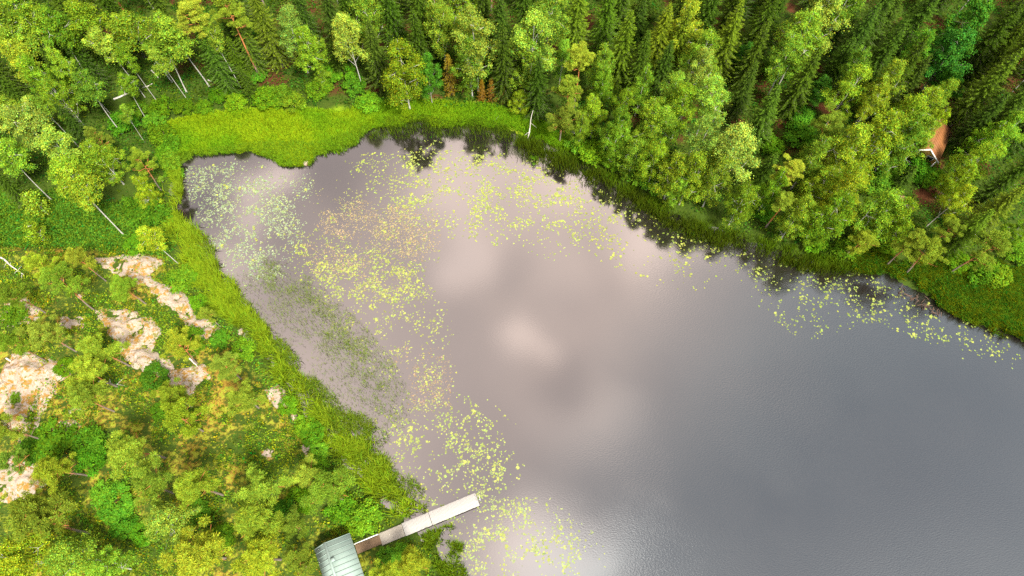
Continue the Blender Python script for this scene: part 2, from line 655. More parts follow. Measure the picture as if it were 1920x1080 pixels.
tme = mesh_np('ground', np.stack([GX, GY, GZ], -1).reshape(-1, 3), [quads], [M_GROUND], zone, None, True)
tag(obj('ground', tme), 'mossy forest ground sloping down to the lake', None, None, 'structure')

wa = np.array(LAKE)
from mathutils.geometry import tessellate_polygon
# the sheet runs a little under the banks so that the ground cuts the waterline
cen = wa.mean(0)
nrm2 = []
for i in range(len(wa)):
    a, b_ = wa[i - 1], wa[(i + 1) % len(wa)]
    t_ = b_ - a
    nn = np.array([t_[1], -t_[0]]) / (np.hypot(*t_) + 1e-9)
    q = wa[i] + nn * 0.3
    if inside(LAKE, np.array([q[0]]), np.array([q[1]]))[0]:
        nn = -nn
    nrm2.append(nn)
wv_ = wa + np.array(nrm2) * 2.2
tri = tessellate_polygon([[Vector((a, b_, 0)) for a, b_ in wv_]])
wme = mesh_np('lake_water', np.column_stack([wv_, np.zeros(len(wv_))]), [np.array([list(t_) for t_ in tri])], [M_WATER])
if wme.polygons[0].normal.z < 0:
    wme.flip_normals()
tag(obj('lake_water', wme), 'still brown-grey forest lake reflecting the clouds', None, None, 'structure')


# ------------------------------------------------------------------ tree builders
def jitter_col(base, n, dv=0.22, dh=0.12):
    base = np.asarray(base, float)
    v = 1 + RNG.normal(size=(n, 1)) * dv
    h = RNG.normal(size=(n, 1)) * dh
    c = base[None] * np.clip(v, 0.45, 1.8)
    c[:, 0] *= (1 + h[:, 0] * 1.4)
    c[:, 2] *= (1 - h[:, 0])
    return np.clip(c, 0.002, 0.9)


def unit(n):
    d = RNG.normal(size=(n, 3))
    return d / np.linalg.norm(d, axis=1)[:, None]


def wobble_path(h, n, lean, amp):
    t = np.linspace(0, 1, n)
    a, b = RNG.uniform(0, 6.28, 2)
    x = lean[0] * t ** 1.4 * h + amp * np.sin(t * 5 + a) * t
    y = lean[1] * t ** 1.4 * h + amp * np.sin(t * 4.2 + b) * t
    return np.stack([x, y, t * h], -1)


def path_at(path, z):
    return np.array([np.interp(z, path[:, 2], path[:, i]) for i in range(3)])


def make_broad(h=16.0, rad=3.0, base=0.35, nclump=70, leaf=0.20, col=(0.165, 0.250, 0.018), bark=None, per=185, droop=0.2, thick=0.13, lean=0.03, top=0.5):
    """birch or aspen: returns (trunk mesh, crown mesh)"""
    path = wobble_path(h * 0.97, 12, RNG.normal(size=2) * lean, 0.18)
    tk = Geo()
    tk.tube(path, thick * (1 - np.linspace(0, 1, 12) * 0.88) * (1 + 0.5 * (np.linspace(0, 1, 12) < 0.02)), 8)
    cr = Geo()
    z0 = base * h
    # big lobes first, then clumps in the lobes: gives the crown an uneven outline
    nl = int(RNG.integers(9, 14))
    lobes = []
    for i in range(nl):
        t = (i + RNG.uniform(0.1, 0.9)) / nl
        env = rad * max(.05, math.sin(math.pi * min(1, (t * 0.84 + 0.14)) ** (0.62 + top * .5))) ** 0.7
        a = i * 2.399 + RNG.uniform(-.5, .5)
        r = env * RNG.uniform(0.35, 0.72) * (1 - 0.45 * t)
        p = path_at(path, z0 + (h - z0) * (0.08 + 0.84 * t)) + np.array([math.cos(a) * r, math.sin(a) * r, 0])
        lobes.append((p, max(0.7, env * RNG.uniform(0.40, 0.62))))
    lobes.append((path_at(path, h * .95) - np.array([0, 0, rad * 0.28]), rad * 0.42))
    for p, lr in lobes:
        # limb
        zb = max(0.12 * h, p[2] - np.hypot(*(p - path_at(path, p[2]))[:2]) * RNG.uniform(0.8, 1.4) - 0.5)
        s = path_at(path, zb)
        mid = (s + p) / 2 + np.array([0, 0, 0.25]) + RNG.normal(size=3) * 0.15
        tk.tube([s, mid, p], [thick * 0.38 * (1 - 0.6 * zb / h), thick * 0.22, 0.012], 5, cap=False)
        k = max(3, int(nclump / nl * (lr / (rad * 0.5)) ** 1.5))
        for _ in range(k):
            d = unit(1)[0]
            d[2] = d[2] * 0.9 + 0.12
            q = p + d * lr * RNG.uniform(0.45, 1.0) * np.array([1, 1, 0.95])
            cr_r = RNG.uniform(0.42, 0.85) * (0.75 + 0.12 * rad)
            if RNG.random() < 0.4:
                tk.tube([p, (p + q) / 2 + RNG.normal(size=3) * .1, q], [0.03, 0.02, 0.008], 3, cap=False)
            n = int(per * RNG.uniform(0.6, 1.3))
            dd = unit(n)
            rr = np.minimum(np.abs(RNG.normal(0.62, 0.32, (n, 1))), 1.5)
            el = np.array([RNG.uniform(.75, 1.3), RNG.uniform(.75, 1.3), RNG.uniform(.5, .85)])
            c = q + dd * rr * cr_r * el
            c[:, 2] -= droop * 1.6 * rr[:, 0] ** 2 * RNG.random(n)
            nr = dd * 0.55 + np.array([0, 0, 0.75]) + RNG.normal(size=(n, 3)) * 0.38
            cc = np.asarray(col) * RNG.uniform(0.72, 1.28)
            cr.leaves(c, nr, leaf * RNG.uniform(0.6, 1.3, n), 0.72, jitter_col(cc, n, .36, .16))
    return tk.mesh('trunk', [bark or M_BIRCH], True), cr.mesh('crown', [M_LEAF])


def make_spruce(h=17.0, rad=2.6, base=0.10, col=(0.042, 0.078, 0.007), tip=(0.115, 0.178, 0.012), dens=1.0, sag=0.35):
    path = wobble_path(h, 10, RNG.normal(size=2) * 0.008, 0.04)
    tk = Geo()
    tk.tube(path, 0.17 * (1 - np.linspace(0, 1, 10) * 0.95), 7)
    cr = Geo()
    z = base * h
    while z < h * 0.985:
        t = (z / h - base) / (1 - base)
        L0 = rad * ((1 - t) ** 0.82) * (0.55 + 0.45 * min(1, t * 6 + 0.3)) + 0.12
        nb = int(RNG.integers(6, 10)) if t < 0.9 else 5
        a0 = RNG.uniform(0, 6.28)
        for k in range(nb):
            a = a0 + k * 2 * math.pi / nb + RNG.normal() * 0.18
            L = L0 * RNG.uniform(0.6, 1.18)
            zz = z + RNG.uniform(-0.18, 0.18)
            sg = sag * (1 - t) ** 0.6 - 0.35 * t ** 3
            o = path_at(path, min(zz, h * .99))
            e = np.array([math.cos(a), math.sin(a), 0])
            side = np.array([-e[1], e[0], 0])
            m = max(3, int(L / 0.17 * dens))
            s = np.linspace(0.12, 1.0, m) + RNG.uniform(-.03, .03, m)
            bp = o + e * (L * s)[:, None]
            bp[:, 2] += -sg * L * s * (1.35 - 0.62 * s ** 2)
            tk.tube([o, bp[m // 2], bp[-1]], [0.035 * (1 - t) + .012, 0.02, 0.005], 3, cap=False)
            tw = (0.62 - 0.42 * s) * min(1.0, L / 1.6 + .2) * 0.95
            for sd in (-1, 1):
                ax = e * 0.75 + side * sd * 1.0 + np.array([0, 0, -0.25])
                ax = ax[None] + RNG.normal(size=(m, 3)) * 0.18
                ax /= np.linalg.norm(ax, axis=1)[:, None]
                ln = tw * RNG.uniform(0.75, 1.25, m)
                c = bp + ax * (ln * 0.5)[:, None]
                nr = np.array([0, 0, 1.0])[None] + RNG.normal(size=(m, 3)) * 0.3 + side * sd * 0.25
                f = np.clip(s ** 2 * 0.55 + 0.12 + RNG.uniform(-.15, .2, m), 0, 1)[:, None]
                cc = np.asarray(col) * (1 - f) + np.asarray(tip) * f
                cc = cc * RNG.uniform(0.75, 1.25, (m, 1))
                cr.leaves(c, nr, ln, 0.32, cc, 0, ax)
            # spine on top of the branch
            f = np.clip(s ** 2 * 0.7 + 0.1, 0, 1)[:, None]
            cc = (np.asarray(col) * (1 - f) + np.asarray(tip) * f) * RNG.uniform(0.8, 1.2, (m, 1))
            ax = np.gradient(bp, axis=0)
            cr.leaves(bp + np.array([0, 0, .03]), np.array([[0, 0, 1.0]]) + RNG.normal(size=(m, 3)) * .25, 0.34, 0.4, cc, 0, ax)
        z += RNG.uniform(0.30, 0.46) * (1.15 - 0.55 * t)
    # leader
    c = path_at(path, h * 0.985) + np.stack([np.zeros(6), np.zeros(6), np.linspace(-.3, .35, 6)], -1)
    cr.leaves(c, unit(6) * np.array([1, 1, .1]), 0.4, 0.25, np.tile(np.asarray(tip), (6, 1)), 0, np.tile([0, 0, 1.0], (6, 1)))
    return tk.mesh('trunk', [M_SPRUCE], True), cr.mesh('crown', [M_NEEDLE])


def make_pine(h=11.0, rad=2.9, base=0.52, nclump=58, col=(0.175, 0.235, 0.020), per=250, thick=0.15, lean=0.04, flat=0.8):
    path = wobble_path(h * 0.94, 12, RNG.normal(size=2) * lean, 0.22)
    tk = Geo()
    tk.tube(path, thick * (1 - np.linspace(0, 1, 12) * 0.85), 8)
    cr = Geo()
    z0 = base * h
    nl = 13
    for i in range(nl + 1):
        t = i / nl
        a = i * 2.399 + RNG.uniform(-.6, .6)
        env = rad * (1 - t ** 2.2 * 0.85) * (0.72 + 0.28 * math.sin(math.pi * min(1, t * 1.5 + 0.15)))
        r = env * RNG.uniform(0.55, 1.0) * (0.25 if i == nl else 1)
        zt = z0 + (h - z0) * (0.18 + 0.76 * t)
        s = path_at(path, min(h * .92, zt - r * RNG.uniform(0.25, 0.5)))
        p = path_at(path, zt) + np.array([math.cos(a) * r, math.sin(a) * r, 0])
        mid = (s + p) / 2 + np.array([0, 0, -0.12]) + RNG.normal(size=3) * 0.14
        tk.tube([s, mid, p], [0.065, 0.042, 0.015], 5, cap=False)
        for _ in range(max(3, int(nclump / nl))):
            u = RNG.uniform(0.35, 1.05)
            q = s * (1 - u) + p * u + RNG.normal(size=3) * np.array([0.42, 0.42, 0.22]) * (rad / 2.6)
            q[2] += 0.15
            if RNG.random() < .5:
                tk.tube([mid, q], [0.025, 0.008], 3, cap=False)
            n = int(per * RNG.uniform(0.6, 1.3))
            R0 = RNG.uniform(0.42, 0.75) * (rad / 2.7) ** .5
            dd = unit(n)
            dd[:, 2] = np.abs(dd[:, 2]) * 0.9 - 0.15
            rr = RNG.uniform(0.35, 1.0, (n, 1))
            c = q + dd * rr * R0 * np.array([1, 1, flat])
            nr = np.cross(dd, unit(n)) + np.array([0, 0, 0.55])
            cc = np.asarray(col) * RNG.uniform(0.8, 1.2)
            cr.leaves(c, nr, 0.27 * RNG.uniform(0.7, 1.3, n), 0.24, jitter_col(cc, n, 0.25, 0.1), 0, dd + unit(n) * .35)
    # dead lower stubs
    for i in range(5):
        zz = h * RNG.uniform(0.25, base)
        a = RNG.uniform(0, 6.28)
        s = path_at(path, zz)
        L = RNG.uniform(0.4, 1.3)
        tk.tube([s, s + np.array([math.cos(a) * L, math.sin(a) * L, RNG.uniform(-.1, .3)])], [0.03, 0.008], 4, cap=False)
    return tk.mesh('trunk', [M_PINE], True), cr.mesh('crown', [M_NEEDLE])


def make_shrub(h=2.4, rad=1.6, nclump=26, leaf=0.20, col=(0.105, 0.205, 0.010), per=95):
    tk, cr = Geo(), Geo()
    for i in range(nclump):
        a = RNG.uniform(0, 6.28)
        r = rad * math.sqrt(RNG.uniform(0, 1)) * 0.85
        q = np.array([math.cos(a) * r, math.sin(a) * r, h * (0.30 + 0.62 * (1 - (r / rad) ** 2)) * RNG.uniform(0.55, 1.0)])
        if i % 3 == 0:
            tk.tube([np.array([q[0] * .15, q[1] * .15, -0.1]), q * np.array([.6, .6, .6]), q], [0.035, 0.025, 0.01], 4, cap=False)
        n = int(per * RNG.uniform(0.6, 1.3))
        dd = unit(n)
        R0 = RNG.uniform(0.35, 0.62) * (rad / 1.6)
        c = q + dd * RNG.uniform(0.3, 1.0, (n, 1)) * R0 * np.array([1, 1, 0.7])
        c[:, 2] = np.maximum(c[:, 2], 0.05)
        nr = dd * 0.5 + np.array([0, 0, 0.8]) + RNG.normal(size=(n, 3)) * 0.4
        cr.leaves(c, nr, leaf * RNG.uniform(0.6, 1.4, n), 0.75, jitter_col(np.asarray(col) * RNG.uniform(.8, 1.2), n))
    return tk.mesh('stem', [M_TWIG], True), cr.mesh('foliage', [M_LEAF])


LIB = {
    'birch': [make_broad(16, 4.0, 0.34, 105, top=RNG.uniform(.2, .8)) for _ in range(6)],
    'slim': [make_broad(16, 2.8, 0.57, 70, thick=0.095, lean=0.06, top=RNG.uniform(.2, .8)) for _ in range(5)],
    'full': [make_broad(14, 4.1, 0.12, 135, col=(0.145, 0.225, 0.014), top=RNG.uniform(.2, .8)) for _ in range(5)],
    'aspen': [make_broad(15, 3.8, 0.22, 110, leaf=0.24, col=(0.070, 0.175, 0.014), bark=M_ASPEN, top=.4) for _ in range(3)],
    'sapling': [make_broad(6, 1.6, 0.22, 34, leaf=0.2, thick=0.06, per=70) for _ in range(3)],
    'spruce': [make_spruce(17, RNG.uniform(2.8, 3.5)) for _ in range(5)],
    'young_spruce': [make_spruce(9, 2.0, 0.05, sag=.2) for _ in range(2)],
    'dry_spruce': [make_spruce(8, 1.25, 0.03, col=(0.14, 0.085, 0.012), tip=(0.16, 0.14, 0.016), dens=.8) for _ in range(2)],
    'pine': [make_pine(11, RNG.uniform(2.9, 3.5)) for _ in range(6)],
    'tall_pine': [make_pine(18, 2.9, 0.62, 62, thick=0.2) for _ in range(3)],
    'shrub': [make_shrub(2.4, 1.85, 32) for _ in range(4)],
}
SPEC = {  # name, category, words, native height, crown centre fraction
    'birch': ('birch_tree', 'birch', 16, .70), 'slim': ('birch_tree', 'slender birch', 16, .76), 'full': ('birch_tree', 'bushy birch', 14, .62),
    'aspen': ('aspen_tree', 'aspen', 15, .66), 'sapling': ('birch_sapling', 'birch sapling', 6, .62), 'spruce': ('spruce_tree', 'spruce', 17, .62),
    'young_spruce': ('spruce_tree', 'young spruce', 9, .55), 'dry_spruce': ('spruce_tree', 'half-dead thin spruce', 8, .5),
    'pine': ('pine_tree', 'pine', 11, .80), 'tall_pine': ('pine_tree', 'tall pine', 18, .82), 'shrub': ('shrub', 'shrub', 2.4, .5)}
TINT = {  # name: colour multiplier
    'p': ('pale green', (1.24, 1.20, 1.9)), 'y': ('yellow-green', (1.20, 1.14, .9)), 'g': ('bright green', (1.0, 1.08, 1.0)), 'd': ('dark green', (.62, .70, .8)),
    'e': ('fresh green', (.70, .92, .95)), 'm': ('mid green', (.80, .88, .8)), 'o': ('rust-brown', (1.25, .85, .7))}
TREES = []       # dicts, placed after the whole list is known


def T(kind, px, py, h=None, tint='g', wide=1.0):
    nm, wd, h0, cc = SPEC[kind]
    h = h or h0
    if kind in ('full', 'birch') and 1090 < px < 1720 and 215 < py < 460:
        h *= 1.35            # tall trees leaning over the water
    x, y, z = ground_at(px, py, h * cc)
    while lookup(_lg, x, y) < (1.0 if kind != 'shrub' else .3) and h > 1.0:
        h *= .93
        x, y, z = ground_at(px, py, h * cc)
    TREES.append(dict(kind=kind, px=px, py=py, h=h, tint=tint, wide=wide, x=x, y=y, z=z))


# ---- top left corner and left edge
for a in (('slim', 60, 47, 17, 'g'), ('slim', 97, 66, 17, 'm'), ('slim', 37, 84, 16, 'g'), ('slim', 40, 113, 15, 'y', 1.1), ('birch', 74, 146, 15, 'g', .8),
          ('birch', 106, 178, 13, 'm', .8), ('slim', 8, 62, 17, 'm'), ('slim', 165, 36, 17, 'm', 1.1), ('slim', 253, 48, 16, 'g', 1.25), ('slim', 288, 76, 15, 'm', 1.2),
          ('slim', 331, 58, 16, 'g', 1.25), ('slim', 160, 168, 13.5, 'm'), ('slim', 230, 165, 10, 'g', .85), ('slim', 52, 232, 15, 'p', 1.1), ('slim', 101, 268, 14, 'p', 1.15),
          ('full', 186, 296, 11, 'g', .85), ('slim', 116, 328, 15, 'y', 1.05), ('slim', 152, 365, 14.5, 'y', 1.1), ('full', 268, 352, 8, 'y', .75),
          ('slim', 8, 298, 14, 'g'), ('sapling', 64, 380, 6, 'g', 1.2), ('sapling', 66, 432, 5, 'm', 1.1), ('slim', 292, 452, 9, 'y', 1.0),
          ('tall_pine', 352, 22, 18, 'y'), ('tall_pine', 428, 20, 18, 'm'), ('spruce', 492, 34, 17, 'y'), ('young_spruce', 442, 105, 9, 'm'),
          ('spruce', 118, 8, 17, 'y'), ('spruce', 52, 8, 17, 'm'), ('spruce', 205, 10, 18, 'd'), ('spruce', 300, 12, 18, 'd'), ('spruce', 140, 95, 14, 'd'),
          ('spruce', 215, 110, 12, 'd'), ('spruce', 395, 95, 14, 'm'), ('spruce', 450, 55, 16, 'm'), ('pine', 180, 255, 9, 'm', .8), ('pine', 258, 305, 9, 'y', .8),
          ('spruce', 20, 170, 12, 'd'), ('spruce', 130, 225, 10, 'd'), ('spruce', 12, 345, 9, 'd'), ('birch', 300, 335, 6, 'y', .7), ('spruce', 560, 8, 17, 'd'),
          ('slim', 128, 118, 15, 'g', .7), ('slim', 196, 78, 16, 'p', .75), ('slim', 236, 108, 13, 'g', .7), ('slim', 22, 205, 14, 'g', .8), ('slim', 76, 200, 13, 'm', .75), ('slim', 300, 108, 13, 'g', .75),
          ('slim', 402, 70, 15, 'g', .7), ('slim', 20, 20, 17, 'g', .8), ('slim', 230, 215, 9, 'm', .65),
          # ---- behind the meadow
          ('birch', 545, 52, 14, 'p', .9), ('birch', 580, 82, 12, 'g', .9), ('birch', 652, 68, 16, 'p', .85), ('full', 602, 132, 6, 'y', .7),
          ('full', 752, 125, 16, 'y', 1.0), ('birch', 684, 28, 15, 'm'), ('spruce', 700, 90, 15, 'd'), ('spruce', 783, 70, 15, 'd'), ('young_spruce', 750, 55, 10, 'd'),
          ('birch', 826, 38, 16, 'm', .9), ('birch', 862, 10, 16, 'g', .9), ('birch', 890, 62, 18, 'p', 1.0), ('full', 880, 110, 14, 'm', .8), ('birch', 998, 70, 18, 'p', 1.0),
          ('full', 985, 110, 14, 'g', .8), ('spruce', 940, 40, 17, 'd'), ('spruce', 905, 5, 18, 'd'), ('spruce', 945, 105, 16, 'd'), ('dry_spruce', 843, 140, 9, 'y', 1.1),
          ('dry_spruce', 903, 168, 5, 'o'), ('dry_spruce', 922, 168, 5.5, 'o'), ('dry_spruce', 944, 172, 5, 'm'), ('full', 976, 186, 5.5, 'y', .85), ('spruce', 1010, 150, 14, 'd'),
          ('aspen', 800, 130, 12, 'm', .7), ('birch', 1054, 98, 11, 'g', .65), ('birch', 1030, 20, 16, 'm', .9), ('spruce', 1083, 22, 17, 'y', 1.05), ('spruce', 1140, 20, 17, 'm'),
          ('spruce', 985, 8, 18, 'd'), ('young_spruce', 630, 105, 8, 'd'), ('spruce', 620, 25, 17, 'd'), ('spruce', 730, 12, 18, 'd'), ('young_spruce', 460, 150, 7, 'm'),
          # ---- right of the dead snag
          ('tall_pine', 1088, 100, 15, 'y', 1.0), ('pine', 1055, 210, 9, 'm', 1.0), ('pine', 1070, 165, 11, 'm', 1.0), ('spruce', 1172, 76, 16, 'y', 1.1), ('spruce', 1240, 62, 16, 'y', 1.05), ('spruce', 1276, 70, 16, 'y'),
          ('full', 1130, 122, 12, 'g', .8), ('full', 1132, 155, 11, 'g', .7), ('full', 1115, 215, 9, 'g', .9), ('full', 1205, 158, 12, 'g', .75), ('full', 1167, 190, 10, 'y', .7),
          ('full', 1215, 225, 10, 'y', .75), ('full', 1238, 238, 9, 'g', .8), ('birch', 1265, 165, 13, 'g', .8), ('full', 1262, 205, 11, 'g', .8), ('birch', 1290, 45, 16, 'y', .9),
          ('birch', 1318, 95, 15, 'm', .75), ('birch', 1310, 128, 14, 'p', .8), ('birch', 1335, 178, 14, 'p', .85), ('birch', 1284, 188, 13, 'y', .8), ('birch', 1318, 252, 13, 'p', .8),
          ('birch', 1378, 278, 13, 'p', .85), ('full', 1298, 325, 10, 'g', .75), ('full', 1265, 320, 9, 'y', .75), ('full', 1190, 288, 8, 'g', .8), ('full', 1150, 262, 8, 'g', .8),
          ('spruce', 1372, 60, 16, 'y', 1.0), ('spruce', 1205, 105, 14, 'd'), ('spruce', 1245, 120, 13, 'd'), ('spruce', 1400, 160, 13, 'd'), ('spruce', 1330, 15, 18, 'd'), ('aspen', 1400, 100, 8, 'e', .8),
          ('full', 1392, 376, 9.5, 'y', .75), ('full', 1275, 345, 8, 'g', .75), ('full', 1230, 300, 9, 'g', .7), ('full', 1345, 330, 10, 'g', .7), ('full', 1500, 400, 9, 'g', .65), ('full', 1450, 350, 9, 'm', .65), ('full', 1160, 235, 9, 'm', .7), ('full', 1090, 235, 8, 'm', .7), ('full', 1325, 300, 9, 'y', .6),
          # ---- top right
          ('birch', 1540, 22, 17, 'p', 1.0), ('birch', 1508, 66, 16, 'g', 1.05), ('birch', 1480, 100, 14, 'm', .9), ('spruce', 1440, 205, 14, 'm', 1.1), ('spruce', 1512, 140, 15, 'm', 1.0),
          ('birch', 1580, 10, 17, 'm', .8), ('aspen', 1803, 42, 16, 'e', 1.05), ('aspen', 1790, 92, 14, 'e', 1.1), ('aspen', 1725, 98, 13, 'm', .9), ('aspen', 1782, 155, 9, 'e', .9),
          ('aspen', 1545, 165, 8, 'e', .8), ('aspen', 1690, 60, 9, 'e', .6), ('birch', 1598, 160, 14, 'y', .85), ('birch', 1662, 150, 14, 'y', .8), ('birch', 1640, 185, 13, 'y', .7),
          ('birch', 1608, 118, 13, 'm', .7), ('full', 1728, 200, 13, 'y', .9), ('birch', 1762, 178, 12, 'y', .7), ('full', 1700, 215, 12, 'y', .9), ('full', 1640, 258, 12, 'g', .95),
          ('full', 1590, 280, 11, 'y', .9), ('full', 1690, 262, 11, 'm', .9), ('full', 1728, 250, 10, 'g', .8), ('full', 1742, 232, 11, 'y', .6), ('pine', 1560, 232, 11, 'm', 1.0), ('tall_pine', 1480, 315, 12, 'y', 1.0), ('young_spruce', 1440, 312, 8, 'm', 1.1),
          ('full', 1860, 258, 11, 'g', .9), ('full', 1828, 300, 11, 'y', .9), ('birch', 1895, 240, 12, 'g', .8), ('spruce', 1862, 150, 17, 'm', 1.1), ('spruce', 1905, 195, 16, 'm', 1.0),
          ('spruce', 1650, 20, 18, 'd', 1.1), ('spruce', 1612, 62, 16, 'd'), ('spruce', 1730, 30, 18, 'd', 1.1), ('spruce', 1872, 60, 18, 'd', 1.1), ('spruce', 1900, 110, 17, 'd', 1.1),
          ('spruce', 1440, 20, 18, 'd'), ('spruce', 1420, 90, 15, 'd'), ('spruce', 1850, 215, 13, 'd'), ('spruce', 1665, 90, 15, 'd'),
          # ---- right bank below the cabin
          ('tall_pine', 1472, 372, 10, 'm', 1.0), ('full', 1558, 398, 11, 'm', .8), ('full', 1582, 368, 11, 'y', .75), ('full', 1590, 340, 10, 'y', .7), ('full', 1650, 395, 10, 'g', .85), ('full', 1678, 408, 9.5, 'y', .8),
          ('pine', 1617, 445, 12, 'm', 1.0), ('full', 1532, 440, 7, 'm', .8), ('birch', 1795, 372, 11, 'y', .75), ('spruce', 1875, 385, 13, 'y', 1.1), ('spruce', 1825, 425, 12, 'y', 1.1),
          ('pine', 1752, 468, 11, 'm', 1.0), ('pine', 1850, 460, 11, 'm', .9), ('pine', 1715, 450, 10, 'm', .9), ('full', 1790, 335, 8, 'm', .8), ('spruce', 1905, 325, 14, 'd'), ('full', 1540, 345, 9, 'y', .8),
          ('full', 1520, 300, 9, 'm', .8), ('young_spruce', 1700, 330, 6, 'd'), ('full', 1905, 430, 7, 'm', .8), ('pine', 1780, 430, 8, 'm', .8),
          # ---- rocky hill
          ('pine', 67, 490, 9, 'y', .85), ('pine', 143, 483, 9, 'y', .85), ('pine', 110, 535, 10, 'g', 1.0), ('pine', 228, 533, 8, 'm', 1.0), ('pine', 78, 622, 9, 'g', 1.05), ('pine', 187, 652, 9, 'g', 1.15),
          ('pine', 160, 693, 9, 'y', 1.2), ('pine', 330, 652, 8, 'y', 1.05), ('pine', 387, 588, 6, 'y', .8), ('pine', 422, 686, 7, 'g', 1.05), ('pine', 18, 545, 9, 'm', .8), ('pine', 15, 640, 9, 'm', .8),
          ('pine', 325, 778, 10.5, 'y', 1.05), ('pine', 245, 832, 10.5, 'y', 1.05), ('pine', 318, 738, 8, 'g', .9), ('pine', 452, 740, 8, 'g', 1.05), ('pine', 152, 742, 9, 'g', 1.0),
          ('pine', 98, 872, 8.5, 'y', 1.0), ('pine', 263, 905, 10, 'g', .95), ('pine', 362, 908, 10.5, 'y', 1.1), ('pine', 478, 915, 9.5, 'g', 1.2), ('pine', 573, 888, 9, 'g', .9),
          ('pine', 52, 940, 10, 'm', 1.0), ('pine', 78, 985, 11, 'm', 1.1), ('birch', 310, 982, 10, 'p', .95), ('pine', 472, 980, 10.5, 'y', 1.25), ('pine', 365, 1038, 10.5, 'y', 1.25),
          ('pine', 485, 1042, 9.5, 'y', 1.2), ('birch', 40, 1050, 11, 'y', 1.0), ('birch', 125, 1045, 10, 'g', 1.0), ('birch', 190, 1062, 9, 'g', .9), ('pine', 8, 800, 9, 'g', 1.0),
          ('pine', 622, 925, 9, 'g', 1.15), ('pine', 778, 1062, 7, 'y', 1.25), ('pine', 725, 1082, 7, 'y', 1.15), ('pine', 540, 985, 8, 'm', .9), ('pine', 20, 870, 8, 'm', .8),
          ('pine', 552, 1060, 8, 'm', .8)):
    T(*a)

# shrubs
for a in ((230, 227, 3, 'e', 1.4), (300, 200, 2.6, 'm', 1.3), (255, 205, 2.4, 'm', 1.2), (500, 183, 3, 'm', 1.5), (528, 178, 2.6, 'g', 1.2), (477, 140, 2.2, 'e', 1.2), (552, 190, 2.8, 'y', 1.1),
          (640, 130, 2.6, 'e', 1.5), (665, 160, 2.4, 'e', 1.3), (690, 190, 2.2, 'g', 1.2), (598, 165, 2.4, 'm', 1.2), (277, 400, 3.2, 'e', 1.5), (252, 385, 2.6, 'm', 1.2), (255, 458, 2, 'm', 1.1),
          (337, 522, 2.2, 'g', 1.2), (457, 655, 2.4, 'y', 1.0), (300, 250, 3, 'g', 1.3), (318, 265, 2.4, 'm', 1.0), (410, 175, 2, 'm', 1.0), (440, 190, 2.2, 'y', 1.0), (380, 200, 1.8, 'm', .9),
          (1108, 282, 3, 'g', 1.4), (1082, 265, 2.4, 'g', 1.1), (1150, 300, 2.4, 'g', 1.2), (1230, 335, 3, 'g', 1.4), (1190, 325, 2.4, 'g', 1.2), (1320, 352, 2.4, 'e', 1.2), (1430, 395, 2, 'e', 1.1),
          (1720, 318, 3, 'e', 1.5), (1745, 330, 2.4, 'e', 1.2), (1500, 250, 3, 'e', 1.4), (1505, 215, 2.6, 'e', 1.2), (1450, 270, 2.4, 'e', 1.0), (1460, 130, 3, 'e', 1.3), (1385, 95, 3, 'e', 1.4),
          (1640, 340, 2.8, 'e', 1.4), (1660, 325, 2.6, 'e', 1.2), (1560, 330, 2.6, 'e', 1.2), (1840, 505, 2.6, 'm', 1.4), (1870, 515, 2.4, 'y', 1.2), (1800, 490, 2.2, 'm', 1.1), (1903, 470, 2.6, 'm', 1.2),
          (1490, 415, 1.8, 'e', 1.0), (1590, 465, 2.2, 'm', 1.2), (1530, 455, 2.2, 'g', 1.0), (1660, 455, 2.2, 'm', 1.2), (95, 828, 1.6, 'd', 1.6), (60, 840, 1.4, 'd', 1.1), (165, 830, 2.0, 'e', 1.3),
          (170, 860, 2.0, 'e', 1.2), (215, 940, 2.0, 'e', 1.4), (195, 925, 1.8, 'g', 1.0), (684, 968, 3.0, 'g', 1.15), (668, 984, 2.2, 'g', .8), (640, 955, 2.2, 'e', 1.1), (596, 846, 1.6, 'g', .7),
          (585, 815, 2.0, 'g', 1.0), (596, 876, 1.8, 'g', .8), (318, 300, 2.2, 'g', 1.0), (326, 322, 1.8, 'm', .9), (308, 282, 2.0, 'm', 1.0), (345, 200, 1.8, 'm', 1.0), (290, 225, 2.2, 'g', 1.1), (540, 760, 1.8, 'g', .8), (722, 1046, 1.2, 'e', .7), (748, 1034, 1.0, 'e', .6), (300, 770, 1.5, 'e', .8),
          (412, 635, 1.6, 'e', .8), (355, 640, 1.4, 'd', 1.2), (288, 705, 1.5, 'd', 1.2), (370, 960, 1.6, 'g', .9), (410, 1010, 1.6, 'm', 1.0), (270, 1000, 1.6, 'e', 1.0), (230, 985, 1.5, 'e', .9),
          (560, 940, 1.8, 'm', 1.0), (525, 960, 1.5, 'e', 1.0), (20, 590, 1.6, 'm', 1.1), (120, 690, 1.5, 'g', .9), (30, 745, .9, 'g', .5), (350, 520, 1.6, 'g', .9), (370, 565, 1.4, 'g', .8), (570, 800, 1.5, 'g', .9),
          (1000, 300, 1.4, 'm', .8)):
    T('shrub', *a)

# fill the dense forest behind with dark spruces and a few birches
KEEP = [(1755, 270), (1725, 300), (1690, 375), (250, 170), (1450, 400), (695, 155), (600, 60), (240, 130), (1310, 320), (380, 160), (1740, 400), (1660, 105)]


def seg_dist(px, py, a, b):
    vx, vy = b[0] - a[0], b[1] - a[1]
    t = max(0, min(1, ((px - a[0]) * vx + (py - a[1]) * vy) / (vx * vx + vy * vy + 1e-9)))
    return math.hypot(px - a[0] - t * vx, py - a[1] - t * vy)


